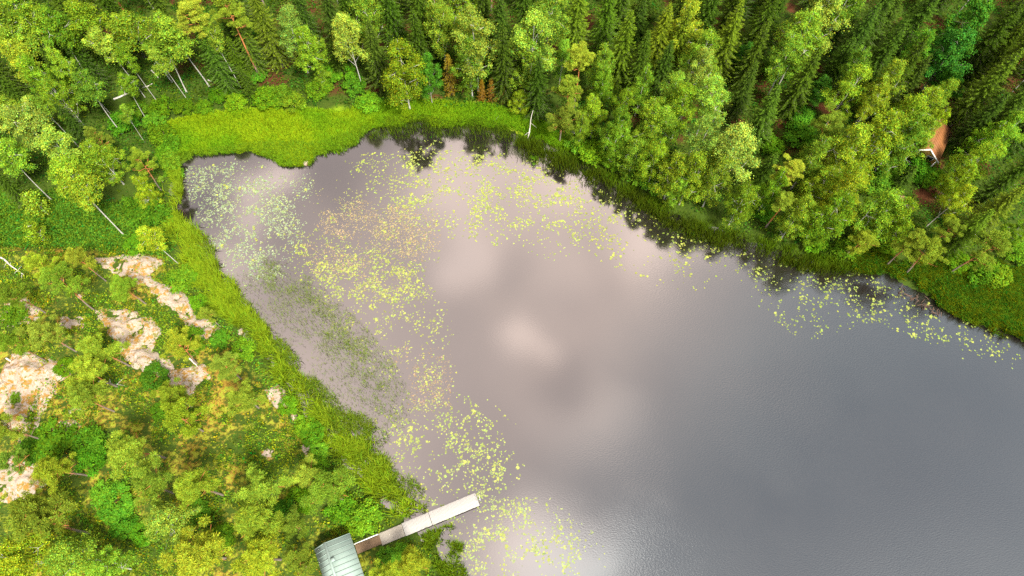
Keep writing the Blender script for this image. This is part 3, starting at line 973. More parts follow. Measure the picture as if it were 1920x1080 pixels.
FILL_ZONES = [([(-60, -40), (1990, -40), (1990, 330), (1800, 300), (1600, 260), (1400, 150), (1050, 130), (980, 150), (640, 140), (420, 130), (260, 120), (210, 210), (140, 330), (60, 350), (-60, 370)], 125)]
for zpx, want in FILL_ZONES:
    got, tries = 0, 0
    while got < want and tries < 6000:
        tries += 1
        px, py = random.uniform(-60, 1990), random.uniform(-40, 480)
        if not inside(zpx, np.array([px]), np.array([py]))[0]:
            continue
        x, y, z = ground_at(px, py)
        if lookup(_lg, x, y) < 6:
            continue
        if any((t['x'] - x) ** 2 + (t['y'] - y) ** 2 < (2.7 if t['kind'] != 'shrub' else 1.2) ** 2 for t in TREES):
            continue
        h = random.uniform(12, 18)
        top = proj(x, y, z + h)
        if any(seg_dist(kx, ky, (px, py), top) < 38 for kx, ky in KEEP):
            continue
        kind = random.choices(['spruce', 'slim', 'young_spruce', 'tall_pine'], [7, 1.4, 1.2, .8])[0]
        if kind == 'young_spruce':
            h *= .6
        c = proj(x, y, z + h * SPEC[kind][3])
        TREES.append(dict(kind=kind, px=c[0], py=c[1], h=h, tint='d' if kind != 'slim' else 'm', wide=random.uniform(.9, 1.15), x=x, y=y, z=z))
        got += 1

# ---- zones used to say where a tree stands
ZONES = [('in the top left corner', lambda x, y: x < 330 and y < 130), ('at the left edge beside the meadow', lambda x, y: x < 345 and y < 320),
         ('on the green slope above the pale rocks', lambda x, y: x < 345 and y < 470), ('behind the bright meadow', lambda x, y: x < 640 and y < 260),
         ('at the top edge behind the grassy bank', lambda x, y: x < 1040 and y < 45), ('behind the narrow grassy north bank', lambda x, y: x < 1040 and y < 300),
         ('at the top edge right of the snag', lambda x, y: x < 1420 and y < 80), ('up the bank right of the snag', lambda x, y: x < 1420 and y < 200),
         ('crowding the shore right of the snag', lambda x, y: x < 1420 and y < 420), ('at the top edge left of the cabin', lambda x, y: x < 1690 and y < 110),
         ('in the top right corner', lambda x, y: x >= 1690 and y < 200), ('just left of the brown-roofed cabin', lambda x, y: x < 1690 and 110 <= y < 300),
         ('along the shore below the brown-roofed cabin', lambda x, y: 1400 < x < 1720 and y < 560), ('around the brown-roofed cabin', lambda x, y: x >= 1690 and y < 345),
         ('on the far right bank', lambda x, y: x >= 1690), ('around the upper pale rocks', lambda x, y: y < 700 and x < 520),
         ('on the middle of the rocky hill', lambda x, y: y < 880 and x < 640), ('beside the boathouse', lambda x, y: x > 520), ('in the bottom left corner', lambda x, y: True)]
ORD = ['zeroth', 'first', 'second', 'third', 'fourth', 'fifth', 'sixth', 'seventh', 'eighth', 'ninth', 'tenth', 'eleventh', 'twelfth', 'thirteenth', 'fourteenth', 'fifteenth', 'sixteenth',
       'seventeenth', 'eighteenth', 'nineteenth', 'twentieth'] + ['twenty-' + w for w in ('first', 'second', 'third', 'fourth', 'fifth', 'sixth', 'seventh', 'eighth', 'ninth')] + \
      ['thirtieth'] + ['thirty-' + w for w in ('first', 'second', 'third', 'fourth', 'fifth', 'sixth', 'seventh', 'eighth', 'ninth')]
buckets = {}
for t in TREES:
    zn = next(z for z, f in ZONES if f(t['px'], t['py']))
    t['zone'] = zn
    buckets.setdefault((zn, SPEC[t['kind']][0]), []).append(t)
GROUPN = {'birch_tree': 'birches round the lake', 'aspen_tree': 'aspens in the forest', 'birch_sapling': 'birch saplings on the left slope', 'spruce_tree': 'spruces of the forest',
          'pine_tree': 'pines round the lake', 'shrub': 'shrubs of the lake shore and hill'}
PLUR = {'birch_tree': 'birches', 'aspen_tree': 'aspens', 'birch_sapling': 'saplings', 'spruce_tree': 'spruces', 'pine_tree': 'pines', 'shrub': 'shrubs'}
SING = {'birch_tree': 'birch', 'aspen_tree': 'aspen', 'birch_sapling': 'sapling', 'spruce_tree': 'spruce', 'pine_tree': 'pine', 'shrub': 'shrub'}
CATN = {'shrub': 'shrub', 'birch_sapling': 'sapling'}
for (zn, nm), ts in buckets.items():
    ts.sort(key=lambda t: t['px'])
    for i, t in enumerate(ts):
        w = f"{TINT[t['tint']][0]} {SPEC[t['kind']][1]}"
        if len(ts) == 1:
            t['label'] = f"{w} standing {zn}"
        else:
            t['label'] = f"{w}, {ORD[i + 1]} {SING[nm]} from left {zn}"
count = {}
for t in TREES:
    nm, wd, h0, cc = SPEC[t['kind']]
    lib = LIB[t['kind']]
    k = count.get(t['kind'], 0)
    count[t['kind']] = k + 1
    tk, cr = lib[(k * 7 + k // len(lib)) % len(lib)]
    s = t['h'] / h0
    root = thing(nm, (t['x'], t['y'], t['z'] - 0.05), t['label'], CATN.get(nm, 'tree'), GROUPN[nm], random.uniform(0, 6.28))
    w = t['wide'] * random.uniform(.94, 1.06) * (.90 if t['kind'] == 'pine' else 1)
    if nm == 'shrub':
        sx = w
    else:
        sx = (s ** .6) * w
    root.scale = (sx, sx * random.uniform(.95, 1.05), s)
    a = obj('stem' if nm == 'shrub' else 'trunk', tk, root)
    b = obj('foliage' if nm == 'shrub' else 'crown', cr, root)
    base = TINT[t['tint']][1]
    j = random.uniform(.80, 1.18)
    b.color = (base[0] * j * random.uniform(.84, 1.12), base[1] * j, base[2] * j * random.uniform(.8, 1.3), 1)


# ------------------------------------------------------------------ bedrock outcrops
def rock(name, pxpoly, label, cat, hgt=0.55, seed=0, step=0.22, group='pale bedrock outcrops'):
    zc_ = ground_at(*np.mean(np.array(pxpoly), 0))[2]
    cpx = np.mean(np.array(pxpoly), 0)
    poly = wpoly([tuple(cpx + (np.array(q_) - cpx) * 1.18) for q_ in pxpoly], zc_)
    P_ = np.array(poly)
    lo, hi = P_.min(0) - 0.6, P_.max(0) + 0.6
    X, Y = np.meshgrid(np.arange(lo[0], hi[0], step), np.arange(lo[1], hi[1], step))
    wx = X + (fbm(X * .8, Y * .8, seed + 4) - .5) * 1.6
    wy = Y + (fbm(X * .8, Y * .8, seed + 5) - .5) * 1.6
    d = -sdf(poly, wx, wy)
    base = terrain_z(X, Y)
    prof = np.where(d > 0, hgt * (1 - np.exp(-d / 0.55)), d * 0.9)
    n = fbm(X * .45, Y * .45, seed, 4)
    steps = np.floor(n * 9 + fbm(X * 1.4, Y * 1.4, seed + 9) * 0.8) / 9      # broken ledges
    crack = np.abs(fbm(X * .5, Y * .5, seed + 31, 3) - .5)
    z = base + prof + (steps - 0.5) * 1.5 * sstep(d, 0, 1.2) + (fbm(X * 2, Y * 2, seed + 2, 3) - .5) * .16 - 0.35 * (crack < 0.032) * sstep(d, .1, .6) - 0.05
    keep = d > -0.55
    ny_, nx_ = X.shape
    ids = np.arange(ny_ * nx_).reshape(ny_, nx_)
    q = np.stack([ids[:-1, :-1], ids[:-1, 1:], ids[1:, 1:], ids[1:, :-1]], -1)
    k4 = keep[:-1, :-1] & keep[:-1, 1:] & keep[1:, 1:] & keep[1:, :-1]
    q = q[k4]
    used = np.unique(q)
    remap = np.full(ny_ * nx_, -1)
    remap[used] = np.arange(len(used))
    v = np.stack([X, Y, z], -1).reshape(-1, 3)[used]
    c = np.array([P_.mean(0)[0], P_.mean(0)[1], zc_])
    me = mesh_np(name, v - c, [remap[q]], [M_ROCK])
    o = obj(name, me, None, c)
    tag(o, label, cat, group)
    return o


ROCKS = [
    ([(190, 490), (225, 478), (262, 474), (287, 486), (282, 505), (262, 520), (235, 515), (200, 505)], 'broad pale granite outcrop at the top of the hill beside a yellow birch', .5),
    ([(238, 512), (272, 512), (312, 540), (320, 560), (300, 562), (282, 545), (256, 530)], 'cracked pinkish rock slab running down from the topmost outcrop', .5),
    ([(295, 540), (325, 540), (352, 562), (362, 600), (350, 615), (335, 585), (310, 572)], 'narrow grey-pink rock rib nearest the reeds', .55),
    ([(362, 608), (395, 595), (412, 618), (400, 636), (372, 632)], 'pale flat rock by the reeds under a small pine', .5),
    ([(190, 590), (230, 582), (275, 598), (290, 620), (280, 650), (262, 680), (238, 668), (225, 640), (200, 612)], 'large pale outcrop in the middle of the upper hill', .6),
    ([(242, 665), (290, 655), (330, 690), (372, 680), (378, 705), (350, 735), (310, 712), (270, 695)], 'dark cracked ledge at the lower end of the middle outcrop', .65),
    ([(5, 570), (40, 562), (68, 580), (55, 605), (20, 610), (8, 595)], 'pale rock patch at the left edge below three pines', .45),
    ([(118, 600), (142, 596), (160, 612), (140, 620), (122, 614)], 'small light grey rock between two orange-trunked pines', .4),
    ([(5, 690), (45, 670), (85, 680), (112, 700), (95, 735), (70, 790), (50, 830), (25, 800), (-10, 780), (-10, 720)], 'long pale outcrop running down the left edge of the hill', .6),
    ([(20, 660), (48, 672), (52, 692), (35, 700), (18, 682)], 'angular white boulder slab at the left edge', .7),
    ([(-10, 880), (35, 858), (78, 870), (90, 900), (60, 930), (20, 935), (-10, 930)], 'pale rock at the left edge below the dark shrub', .5),
    ([(498, 740), (525, 728), (548, 752), (562, 785), (545, 782), (520, 762)], 'ochre rock ledge above the reeds halfway to the boathouse', .5),
    ([(570, 832), (592, 825), (602, 845), (585, 862), (568, 850)], 'small tan rock between green shrubs above the reeds', .45),
    ([(488, 850), (508, 842), (516, 858), (500, 868)], 'small white rock in green moss on the lower hill', .4),
    ([(130, 765), (150, 758), (155, 772), (138, 778)], 'tiny pale rock in moss beside dead orange branches', .35),
    ([(105, 792), (135, 790), (152, 802), (140, 812), (112, 806)], 'low white stone ridge above the dark shrub', .4),
]
for i, (pp, lb, hg) in enumerate(ROCKS):
    rock('rock_outcrop', pp, lb, 'rock', hg, 100 + i * 7)


def boulder(px, py, r, label):
    x, y, z = ground_at(px, py)
    n, m = 14, 9
    th = np.linspace(0, 2 * math.pi, n, endpoint=False)
    ph = np.linspace(0.05, math.pi - 0.05, m)
    v = np.array([[math.sin(p) * math.cos(t), math.sin(p) * math.sin(t), math.cos(p)] for p in ph for t in th])
    k = 1 + (fbm(v[:, 0] * 1.5 + v[:, 2] + px, v[:, 1] * 1.5 + py, 5, 3) - .5) * .7
    v = v * k[:, None] * np.array([r, r * .75, r * .6])
    i = np.arange(m - 1)[:, None] * n
    kk = np.arange(n)[None]
    f = np.stack([i + kk, i + n + kk, i + n + (kk + 1) % n, i + (kk + 1) % n], -1).reshape(-1, 4)
    o = obj('boulder', mesh_np('boulder', v, [f], [M_ROCK]), None, (x, y, max(z, 0) + r * .2), px * .1)
    tag(o, label, 'boulder', 'loose boulders')


boulder(452, 623, .55, 'lone pale boulder standing in the reeds below the hill')
boulder(150, 556, .4, 'small round stone under the upper hill pines')
boulder(70, 600, .5, 'mossy boulder beside the left edge rock patch')
boulder(575, 306, .6, 'small tan stone at the tip of the meadow point')


# ------------------------------------------------------------------ ground cover: grass, reeds, undergrowth
def scatter(poly, n, dens_noise=None):
    P_ = np.array(poly)
    lo, hi = P_.min(0), P_.max(0)
    x = RNG.uniform(lo[0], hi[0], n)
    y = RNG.uniform(lo[1], hi[1], n)
    k = inside(poly, x, y)
    x, y = x[k], y[k]
    if dens_noise is not None:
        k = dens_noise(x, y) > RNG.random(len(x))
        x, y = x[k], y[k]
    return x, y


def ragged(poly, x, y, amp=2.2, f=.35, seed=300):
    wx = x + (fbm(x * f, y * f, seed, 4) - .5) * amp * 2
    wy = y + (fbm(x * f, y * f, seed + 7, 4) - .5) * amp * 2
    return -sdf(poly, wx, wy)


def blades(g, x, y, z, length, width, col, spread=0.35, wind=(0, 0), dv=.22, dh=.15):
    n = len(x)
    a = RNG.uniform(0, 6.28, n)
    ln = length * RNG.uniform(0.6, 1.25, n)
    tip = np.stack([np.cos(a) * spread * ln + wind[0] * ln, np.sin(a) * spread * ln + wind[1] * ln, ln], -1)
    b = RNG.uniform(0, 6.28, n)
    w = np.stack([np.cos(b), np.sin(b), np.zeros(n)], -1) * (width * RNG.uniform(.6, 1.3, n))[:, None] / 2
    p = np.stack([x, y, z], -1)
    mid = p + tip * np.array([.35, .35, .62])
    v = np.stack([p - w * .8, p + w * .8, mid + w, mid - w, p + tip], 1)
    c = np.repeat(jitter_col(np.ones(3), n, dv, dh) * np.asarray(col), 5, axis=0)
    base = np.arange(n)[:, None] * 5
    g.add(v.reshape(-1, 3), base + np.array([[0, 1, 2, 3]]), c)
    # tips share the same vertices
    g.f3.append((base + np.array([[3, 2, 4]])) + g.n - n * 5)
    g.m3.append(np.zeros(n))


# meadow grass
def ragged(poly, x, y, amp=2.2, f=.35, seed=300):
    wx = x + (fbm(x * f, y * f, seed, 4) - .5) * amp * 2
    wy = y + (fbm(x * f, y * f, seed + 7, 4) - .5) * amp * 2
    return -sdf(poly, wx, wy)


g = Geo()
x, y = scatter(MEADOW, 230000, lambda x, y: sstep(ragged(MEADOW, x, y, 2.2, .3, 350), -.5, 1.0))
d = lake_d(x, y)
k = (d > -0.35)
x, y = x[k], y[k]
patch = fbm(x * .25, y * .25, 51)
mixm = np.clip(sstep(fbm(x * .17 + y * .09, y * .19 - x * .08, 52, 5), .28, .72) * 1.1, 0, 1) * sstep(x, -5, -18)
blades(g, x, y, terrain_z(x, y) - .03, 0.5, 0.11, np.asarray([(0.140, 0.285, 0.008)]) * (1 - mixm[:, None]) + np.asarray([(0.225, 0.335, 0.008)]) * mixm[:, None], .95, (0, 0), .30)
tag(obj('meadow_grass', g.mesh('meadow_grass', [M_GRASS])), 'bright yellow-green wet meadow grass along the north shore', 'grass', None, 'stuff')

# reeds along the left shore, partly in the water
g = Geo()
REED_L = wpoly([(312, 300), (338, 318), (345, 362), (372, 420), (402, 452), (405, 490), (440, 528), (462, 570), (505, 612), (528, 655), (560, 700), (600, 745), (650, 790), (700, 812), (716, 850), (745, 895), (790, 935), (812, 962),
                (760, 990), (700, 935), (640, 870), (585, 800), (530, 730), (470, 655), (405, 580), (352, 510), (318, 440), (305, 390)])
def reed_l(x, y):
    d = ragged(REED_L, x, y, 3.6, .32)
    land = sdf(LAKE, x, y) + (fbm(x * .25, y * .25, 78) - .5) * 5
    return np.clip(off_jetty(x, y) * sstep(d, -.8, 2.2) * (0.10 + 0.90 * sstep(land, -7.0, -1.2)) * (0.25 + 1.2 * sstep(fbm(x * .5, y * .5, 61), .3, .6)), 0, 1)


def mixcol(a, b, k):
    return np.asarray(a)[None] * (1 - k[:, None]) + np.asarray(b)[None] * k[:, None]


x, y = scatter(REED_L, 460000, reed_l)
kk = sstep(sdf(LAKE, x, y) + (fbm(x * .4, y * .4, 64) - .5) * 6, -6.5, -.8)
blades(g, x, y, np.maximum(terrain_z(x, y), -.1) - .05, 1.2, 0.09, mixcol((0.125, 0.19, 0.014), (0.21, 0.31, 0.012), kk), .8, (-.12, .12), .3)
REED_S = wpoly([(430, 500), (505, 480), (560, 500), (640, 565), (715, 645), (780, 735), (770, 800), (716, 822), (640, 800), (560, 710), (500, 620), (440, 540)])
STREAK = wpoly([(510, 500), (550, 515), (625, 580), (705, 665), (755, 745), (740, 785), (700, 745), (625, 655), (550, 575)])


def reed_s(x, y):
    d = ragged(REED_S, x, y, 4.5, .25, 310)
    e = ragged(STREAK, x, y, 4.0, .3, 320)
    n_ = sstep(fbm(x * .9 + y * .3, y * .9 - x * .3, 71), .25, .70)
    return np.clip(sstep(d, -1, 4) * .075 * (.4 + n_) + sstep(e, -2.0, 3.0) * .20 * (.3 + n_), 0, 1)


FRINGE = wpoly([(400, 470), (430, 520), (480, 580), (540, 650), (600, 715), (660, 765), (722, 800), (735, 850), (775, 900), (825, 945), (795, 975), (735, 940), (680, 880), (620, 820), (550, 735), (480, 650), (410, 570), (370, 500)])
x, y = scatter(FRINGE, 260000, lambda x, y: off_jetty(x, y) * np.clip(.62 * sstep(ragged(FRINGE, x, y, 3.2, .35, 370), -1.2, 2.6) * (.25 + 1.1 * sstep(fbm(x * .5, y * .5, 372), .3, .62)), 0, 1))
blades(g, x, y, np.maximum(terrain_z(x, y), -.1) - .05, 0.85, 0.07, (0.135, 0.205, 0.014), .8, (-.12, .12), .3)
x, y = scatter(REED_S, 300000, reed_s)
blades(g, x, y, np.full(len(x), -.05), 0.45, 0.036, (0.165, 0.225, 0.026), .8, (-.12, .12))
REED_J = wpoly([(790, 1000), (840, 975), (850, 990), (835, 1010), (870, 1020), (862, 1050), (880, 1085), (830, 1085), (800, 1040)])
x, y = scatter(REED_J, 22000, lambda x, y: off_jetty(x, y) * .40 * sstep(fbm(x * .6, y * .6, 72), .35, .65))
blades(g, x, y, np.full(len(x), -.05), 1.0, 0.08, (0.14, 0.225, 0.010), .55)
tag(obj('reeds', g.mesh('reeds', [M_GRASS])), 'green reed belt along the left shore and around the jetty', 'reeds', None, 'stuff')

# reeds along the right shore
g = Geo()
REED_R = wpoly([(940, 238), (1010, 262), (1070, 290), (1130, 320), (1200, 358), (1270, 396), (1350, 425), (1430, 450), (1510, 470), (1600, 497), (1660, 515), (1560, 525), (1480, 508), (1400, 492), (1330, 472), (1265, 446),
                (1200, 412), (1130, 380), (1070, 345), (1010, 318), (965, 296), (948, 270)])
def reed_r(x, y):
    d = ragged(REED_R, x, y, 1.8, .35, 330)
    land = sdf(LAKE, x, y)
    return np.clip(sstep(d, -.5, 1.5) * (0.10 + 0.9 * sstep(land, -4.5, -.8)) * (0.2 + 1.1 * sstep(fbm(x * .45, y * .45, 62), .32, .62)), 0, 1)


x, y = scatter(REED_R, 170000, reed_r)
kk = sstep(sdf(LAKE, x, y) + (fbm(x * .4, y * .4, 65) - .5) * 4, -2.0, .8)
blades(g, x, y, np.maximum(terrain_z(x, y), -.05) - .05, 1.05, 0.07, mixcol((0.060, 0.090, 0.005), (0.10, 0.18, 0.007), kk), .45, (.05, .15), .3)
tag(obj('reeds', g.mesh('reeds', [M_GRASS])), 'dark olive reeds standing in the water along the right shore', 'reeds', None, 'stuff')

g = Geo()
SEDGE = wpoly([(1590, 500), (1650, 516), (1700, 536), (1745, 565), (1800, 596), (1860, 624), (1960, 660), (2000, 600), (1960, 520), (1860, 495), (1780, 490), (1700, 480), (1600, 475)])
tx_, ty_ = scatter(SEDGE, 9000, lambda x, y: sstep(ragged(SEDGE, x, y, 2.4, .45, 360), -.2, .8) * (.35 + .65 * sstep(fbm(x * .5, y * .5, 364), .35, .6)))
tx_, ty_ = tx_[lake_d(tx_, ty_) > -.9], ty_[lake_d(tx_, ty_) > -.9]
nb2 = 30
x = np.repeat(tx_, nb2) + RNG.normal(size=len(tx_) * nb2) * .13
y = np.repeat(ty_, nb2) + RNG.normal(size=len(tx_) * nb2) * .13
tone_ = np.repeat(jitter_col((0.090, 0.165, 0.008), len(tx_), .5, .35), nb2, axis=0)
blades(g, x, y, np.maximum(terrain_z(x, y), -.05) - .05, 0.95, 0.075, tone_, .75, (-.08, -.35), .25)
tag(obj('sedge', g.mesh('sedge', [M_GRASS])), 'long arching green sedge tussocks on the far right bank', 'sedge', None, 'stuff')

# reedy fringe in front of the north bank and meadow point
g = Geo()
FR = wpoly([(690, 262), (720, 225), (790, 218), (840, 232), (900, 225), (950, 240), (985, 268), (950, 300), (900, 285), (860, 262), (800, 268), (740, 262)])
x, y = scatter(FR, 24000, lambda x, y: np.clip(1.2 * fbm(x * .5, y * .5, 66) * (0.15 + sstep(sdf(LAKE, x, y), -3.5, .4)), 0, 1))
blades(g, x, y, np.maximum(terrain_z(x, y), -.05) - .03, 0.7, 0.07, (0.09, 0.145, 0.01), .4)
NB = wpoly([(330, 305), (400, 292), (470, 285), (530, 312), (585, 314), (640, 292), (690, 262), (690, 240), (600, 270), (480, 270), (330, 290)])
x, y = scatter(NB, 40000, lambda x, y: sstep(lake_d(x, y), -1.2, .3))
blades(g, x, y, np.maximum(terrain_z(x, y), 0) - .03, 0.6, 0.1, (0.14, 0.25, 0.012), .5)
tag(obj('shore_grass', g.mesh('shore_grass', [M_GRASS])), 'grass and rushes fringing the water below the meadow', 'grass', None, 'stuff')

# undergrowth: bilberry, ferns and young leaves on the forest floor, heather and bilberry on the hill
g = Geo()
FLOOR = wpoly([(-120, -80), (2060, -80), (2060, 560), (1900, 620), (1700, 520), (1400, 440), (1180, 340), (1060, 270), (960, 205), (640, 200), (320, 220), (310, 320), (320, 480), (-120, 480)])


def under(x, y, n_leaf, rad, hgt, leaf, col, dv=.25, dh=.2, asp=.7):
    n = len(x)
    cx_ = np.repeat(x, n_leaf) + RNG.normal(size=n * n_leaf) * rad
    cy_ = np.repeat(y, n_leaf) + RNG.normal(size=n * n_leaf) * rad
    cz_ = terrain_z(cx_, cy_) + RNG.uniform(0.05, 1, n * n_leaf) * hgt
    cc = np.repeat(jitter_col(col, n, dv, dh), n_leaf, axis=0) * RNG.uniform(.75, 1.25, (n * n_leaf, 1))
    nr = np.array([[0, 0, 1.0]]) + RNG.normal(size=(n * n_leaf, 3)) * .5
    g.leaves(np.stack([cx_, cy_, cz_], -1), nr, leaf * RNG.uniform(.6, 1.4, n * n_leaf), asp, cc)


x, y = scatter(FLOOR, 66000, lambda x, y: (sdf(LAKE, x, y) > .5) * sstep(fbm(x * .22, y * .22, 81), .30, .52))
under(x, y, 6, .35, .8, .27, (0.045, 0.110, 0.008), .4, .25)
SLOPE = wpoly([(-60, 360), (120, 370), (250, 395), (318, 400), (330, 470), (300, 480), (180, 470), (-60, 475)])
x, y = scatter(SLOPE, 9000)
under(x, y, 6, .35, .5, .27, (0.075, 0.165, 0.012))
tag(obj('forest_undergrowth', g.mesh('forest_undergrowth', [M_LEAF])), 'green bilberry and fern undergrowth under the forest trees', 'undergrowth', None, 'stuff')

g = Geo()
rockpolys = [wpoly(pp, 3.0) for pp, _, _ in ROCKS]


def hill_dens(x, y):
    d = np.ones_like(x)
    for rp in rockpolys:
        d = np.minimum(d, sstep(sdf(rp, x, y), -.4, .8))
    return off_jetty(x, y, 1.1) * d * sstep(fbm(x * .24, y * .24, 91), .40, .56) * (sdf(LAKE, x, y) > .8)


HILLW = wpoly([(-160, 440), (190, 455), (300, 480), (350, 540), (420, 630), (520, 740), (600, 850), (700, 960), (800, 1010), (820, 1100), (-160, 1100)], 1)
x, y = scatter(HILLW, 26000, hill_dens)
under(x, y, 6, .28, .35, .21, (0.085, 0.155, 0.010))
x, y = scatter(HILLW, 16000, lambda x, y: off_jetty(x, y, 1.1) * (.15 + hill_dens(x, y) * .5))
under(x, y, 5, .25, .5, .22, (0.19, 0.26, 0.012))
x, y = scatter(HILLW, 9000, lambda x, y: np.clip(1 - hill_dens(x, y), 0, 1) * .35 * (sdf(LAKE, x, y) > 1) * off_jetty(x, y, 1.1))
under(x, y, 4, .22, .16, .17, (0.21, 0.15, 0.022))
tag(obj('heath', g.mesh('heath', [M_LEAF])), 'low heather and bilberry growing between the hill rocks', 'heath', None, 'stuff')

# green herbs behind the left reed belt
g = Geo()
HERB = wpoly([(318, 470), (352, 505), (405, 575), (470, 650), (530, 725), (585, 795), (640, 865), (700, 932), (740, 980), (700, 985), (640, 905), (580, 830), (510, 735), (440, 650), (385, 590), (330, 510), (300, 480)])
x, y = scatter(HERB, 7000, lambda x, y: off_jetty(x, y, 1.2) * 1.0)
under(x, y, 7, .3, .7, .26, (0.115, 0.215, 0.014))
tag(obj('shore_herbs', g.mesh('shore_herbs', [M_LEAF])), 'bright leafy herbs between the hill rocks and the reeds', 'herbs', None, 'stuff')

# ------------------------------------------------------------------ water lilies
PADZ = [  # where, polygon, tries, noise scale, threshold, colour, size
    ('in the pale patch by the left reeds', [(365, 320), (420, 308), (500, 320), (570, 335), (560, 400), (540, 470), (520, 520), (460, 520), (410, 470), (385, 400), (365, 360)], 5200, .55, .38, (0.25, 0.29, 0.07), .115),
    ('in the upper middle of the lake', [(590, 380), (640, 350), (700, 330), (780, 330), (830, 350), (800, 420), (810, 470), (760, 500), (640, 440)], 1500, .55, .48, (0.26, 0.26, 0.04), .12),
    ('left of the open water', [(540, 440), (600, 440), (700, 470), (770, 500), (780, 560), (700, 570), (620, 560), (560, 500)], 2400, .55, .44, (0.25, 0.27, 0.03), .14),
    ('in the orange patch', [(600, 375), (800, 400), (810, 460), (770, 480), (690, 460), (610, 430)], 3000, .45, .36, (0.31, 0.225, 0.055), .085),
    ('in the lower orange patch', [(580, 460), (700, 470), (760, 500), (750, 540), (650, 540), (590, 500)], 1700, .45, .42, (0.31, 0.225, 0.055), .085),
    ('below the dark north shore reflections', [(680, 310), (820, 280), (950, 300), (1020, 320), (1080, 350), (1160, 400), (1100, 430), (1060, 480), (960, 455), (900, 440), (800, 430), (740, 380)], 6400, .50, .44, (0.29, 0.32, 0.03), .140),
    ('off the upper right shore', [(1060, 330), (1130, 370), (1240, 420), (1330, 460), (1330, 520), (1260, 540), (1180, 500), (1110, 470), (1080, 400)], 1100, .5, .50, (0.27, 0.29, 0.02), .16),
    ('along the far right shore', [(1390, 480), (1520, 500), (1640, 525), (1700, 560), (1760, 590), (1900, 640), (1925, 690), (1780, 660), (1640, 600), (1540, 630), (1480, 610), (1420, 550)], 2100, .55, .42, (0.23, 0.27, 0.024), .15),
    ('in the long band right of the sparse reeds', [(600, 550), (780, 540), (835, 600), (840, 700), (835, 800), (750, 790), (710, 700), (640, 640)], 1900, .6, .47, (0.26, 0.27, 0.035), .13),
    ('in the small brownish patch', [(740, 660), (840, 660), (835, 760), (770, 760)], 900, .45, .40, (0.24, 0.165, 0.05), .085),
    ('above the jetty', [(716, 770), (860, 750), (930, 830), (950, 900), (890, 930), (800, 945), (760, 890), (712, 840)], 1700, .6, .46, (0.25, 0.28, 0.03), .145),
    ('below the jetty', [(835, 960), (930, 930), (1030, 950), (1120, 1020), (1090, 1085), (850, 1085), (830, 1010)], 1700, .55, .45, (0.25, 0.28, 0.035), .135),
    ('right of the jetty head', [(830, 740), (975, 780), (980, 900), (900, 920)], 150, .5, .5, (0.25, 0.28, 0.028), .16),
    ('in the dark reflections of the right shore trees', [(1120, 350), (1240, 400), (1340, 440), (1430, 480), (1420, 520), (1330, 480), (1230, 450)], 600, .5, .44, (0.23, 0.27, 0.02), .15),
]
pads = []
for zi, (where, pp, tries, sc, th, col, size) in enumerate(PADZ):
    poly = wpoly(pp)
    lo_, hi_ = np.array(poly).min(0), np.array(poly).max(0)
    cen_ = np.array(poly).mean(0)
    wide_poly = [tuple(cen_ + (np.array(q_) - cen_) * 1.22) for q_ in poly]

    def pd(x, y):
        e = ragged(poly, x, y, 2.6, .22, 400 + zi)
        n_ = fbm(x * sc, y * sc, 200 + zi, 3)
        fine = vnoise(x * 1.6, y * 1.6, 240 + zi)
        return np.clip(sstep(n_, th - .10, th + .26) * (.2 + fine) * sstep(e, -2.5, 2.0) + .05 * sstep(e, -3.5, 0), 0, 1)

    x, y = scatter(wide_poly, int(tries * 3.3), pd)
    k = sdf(LAKE, x, y) < -.4
    x, y = x[k], y[k]
    m = len(x)
    for a, b_, s in zip(x, y, size * .66 * RNG.lognormal(0, .33, m)):
        s = min(s, .26)
        pads.append((a, b_, s, col, where))
        for _ in range(int(RNG.random() < .25) + int(RNG.random() < .1)):
            an = RNG.uniform(0, 6.28)
            s2 = s * RNG.uniform(.75, 1.1)
            pads.append((a + math.cos(an) * (s + s2) * .95, b_ + math.sin(an) * (s + s2) * .95, s2, col, where))


def pad_mesh(seed):
    rg = np.random.default_rng(seed)
    n = 9
    a0 = rg.uniform(0, 6.28)
    th = a0 + np.linspace(0.22, 2 * math.pi - 0.22, n)
    r = 1 + rg.normal(size=n) * .07
    v = [[0, 0, .05]] + [[math.cos(t) * q, math.sin(t) * q * .86, rg.uniform(0.02, .12)] for t, q in zip(th, r)]
    f = [[0, i, i + 1] for i in range(1, n)]
    return np.array(v), np.array(f)


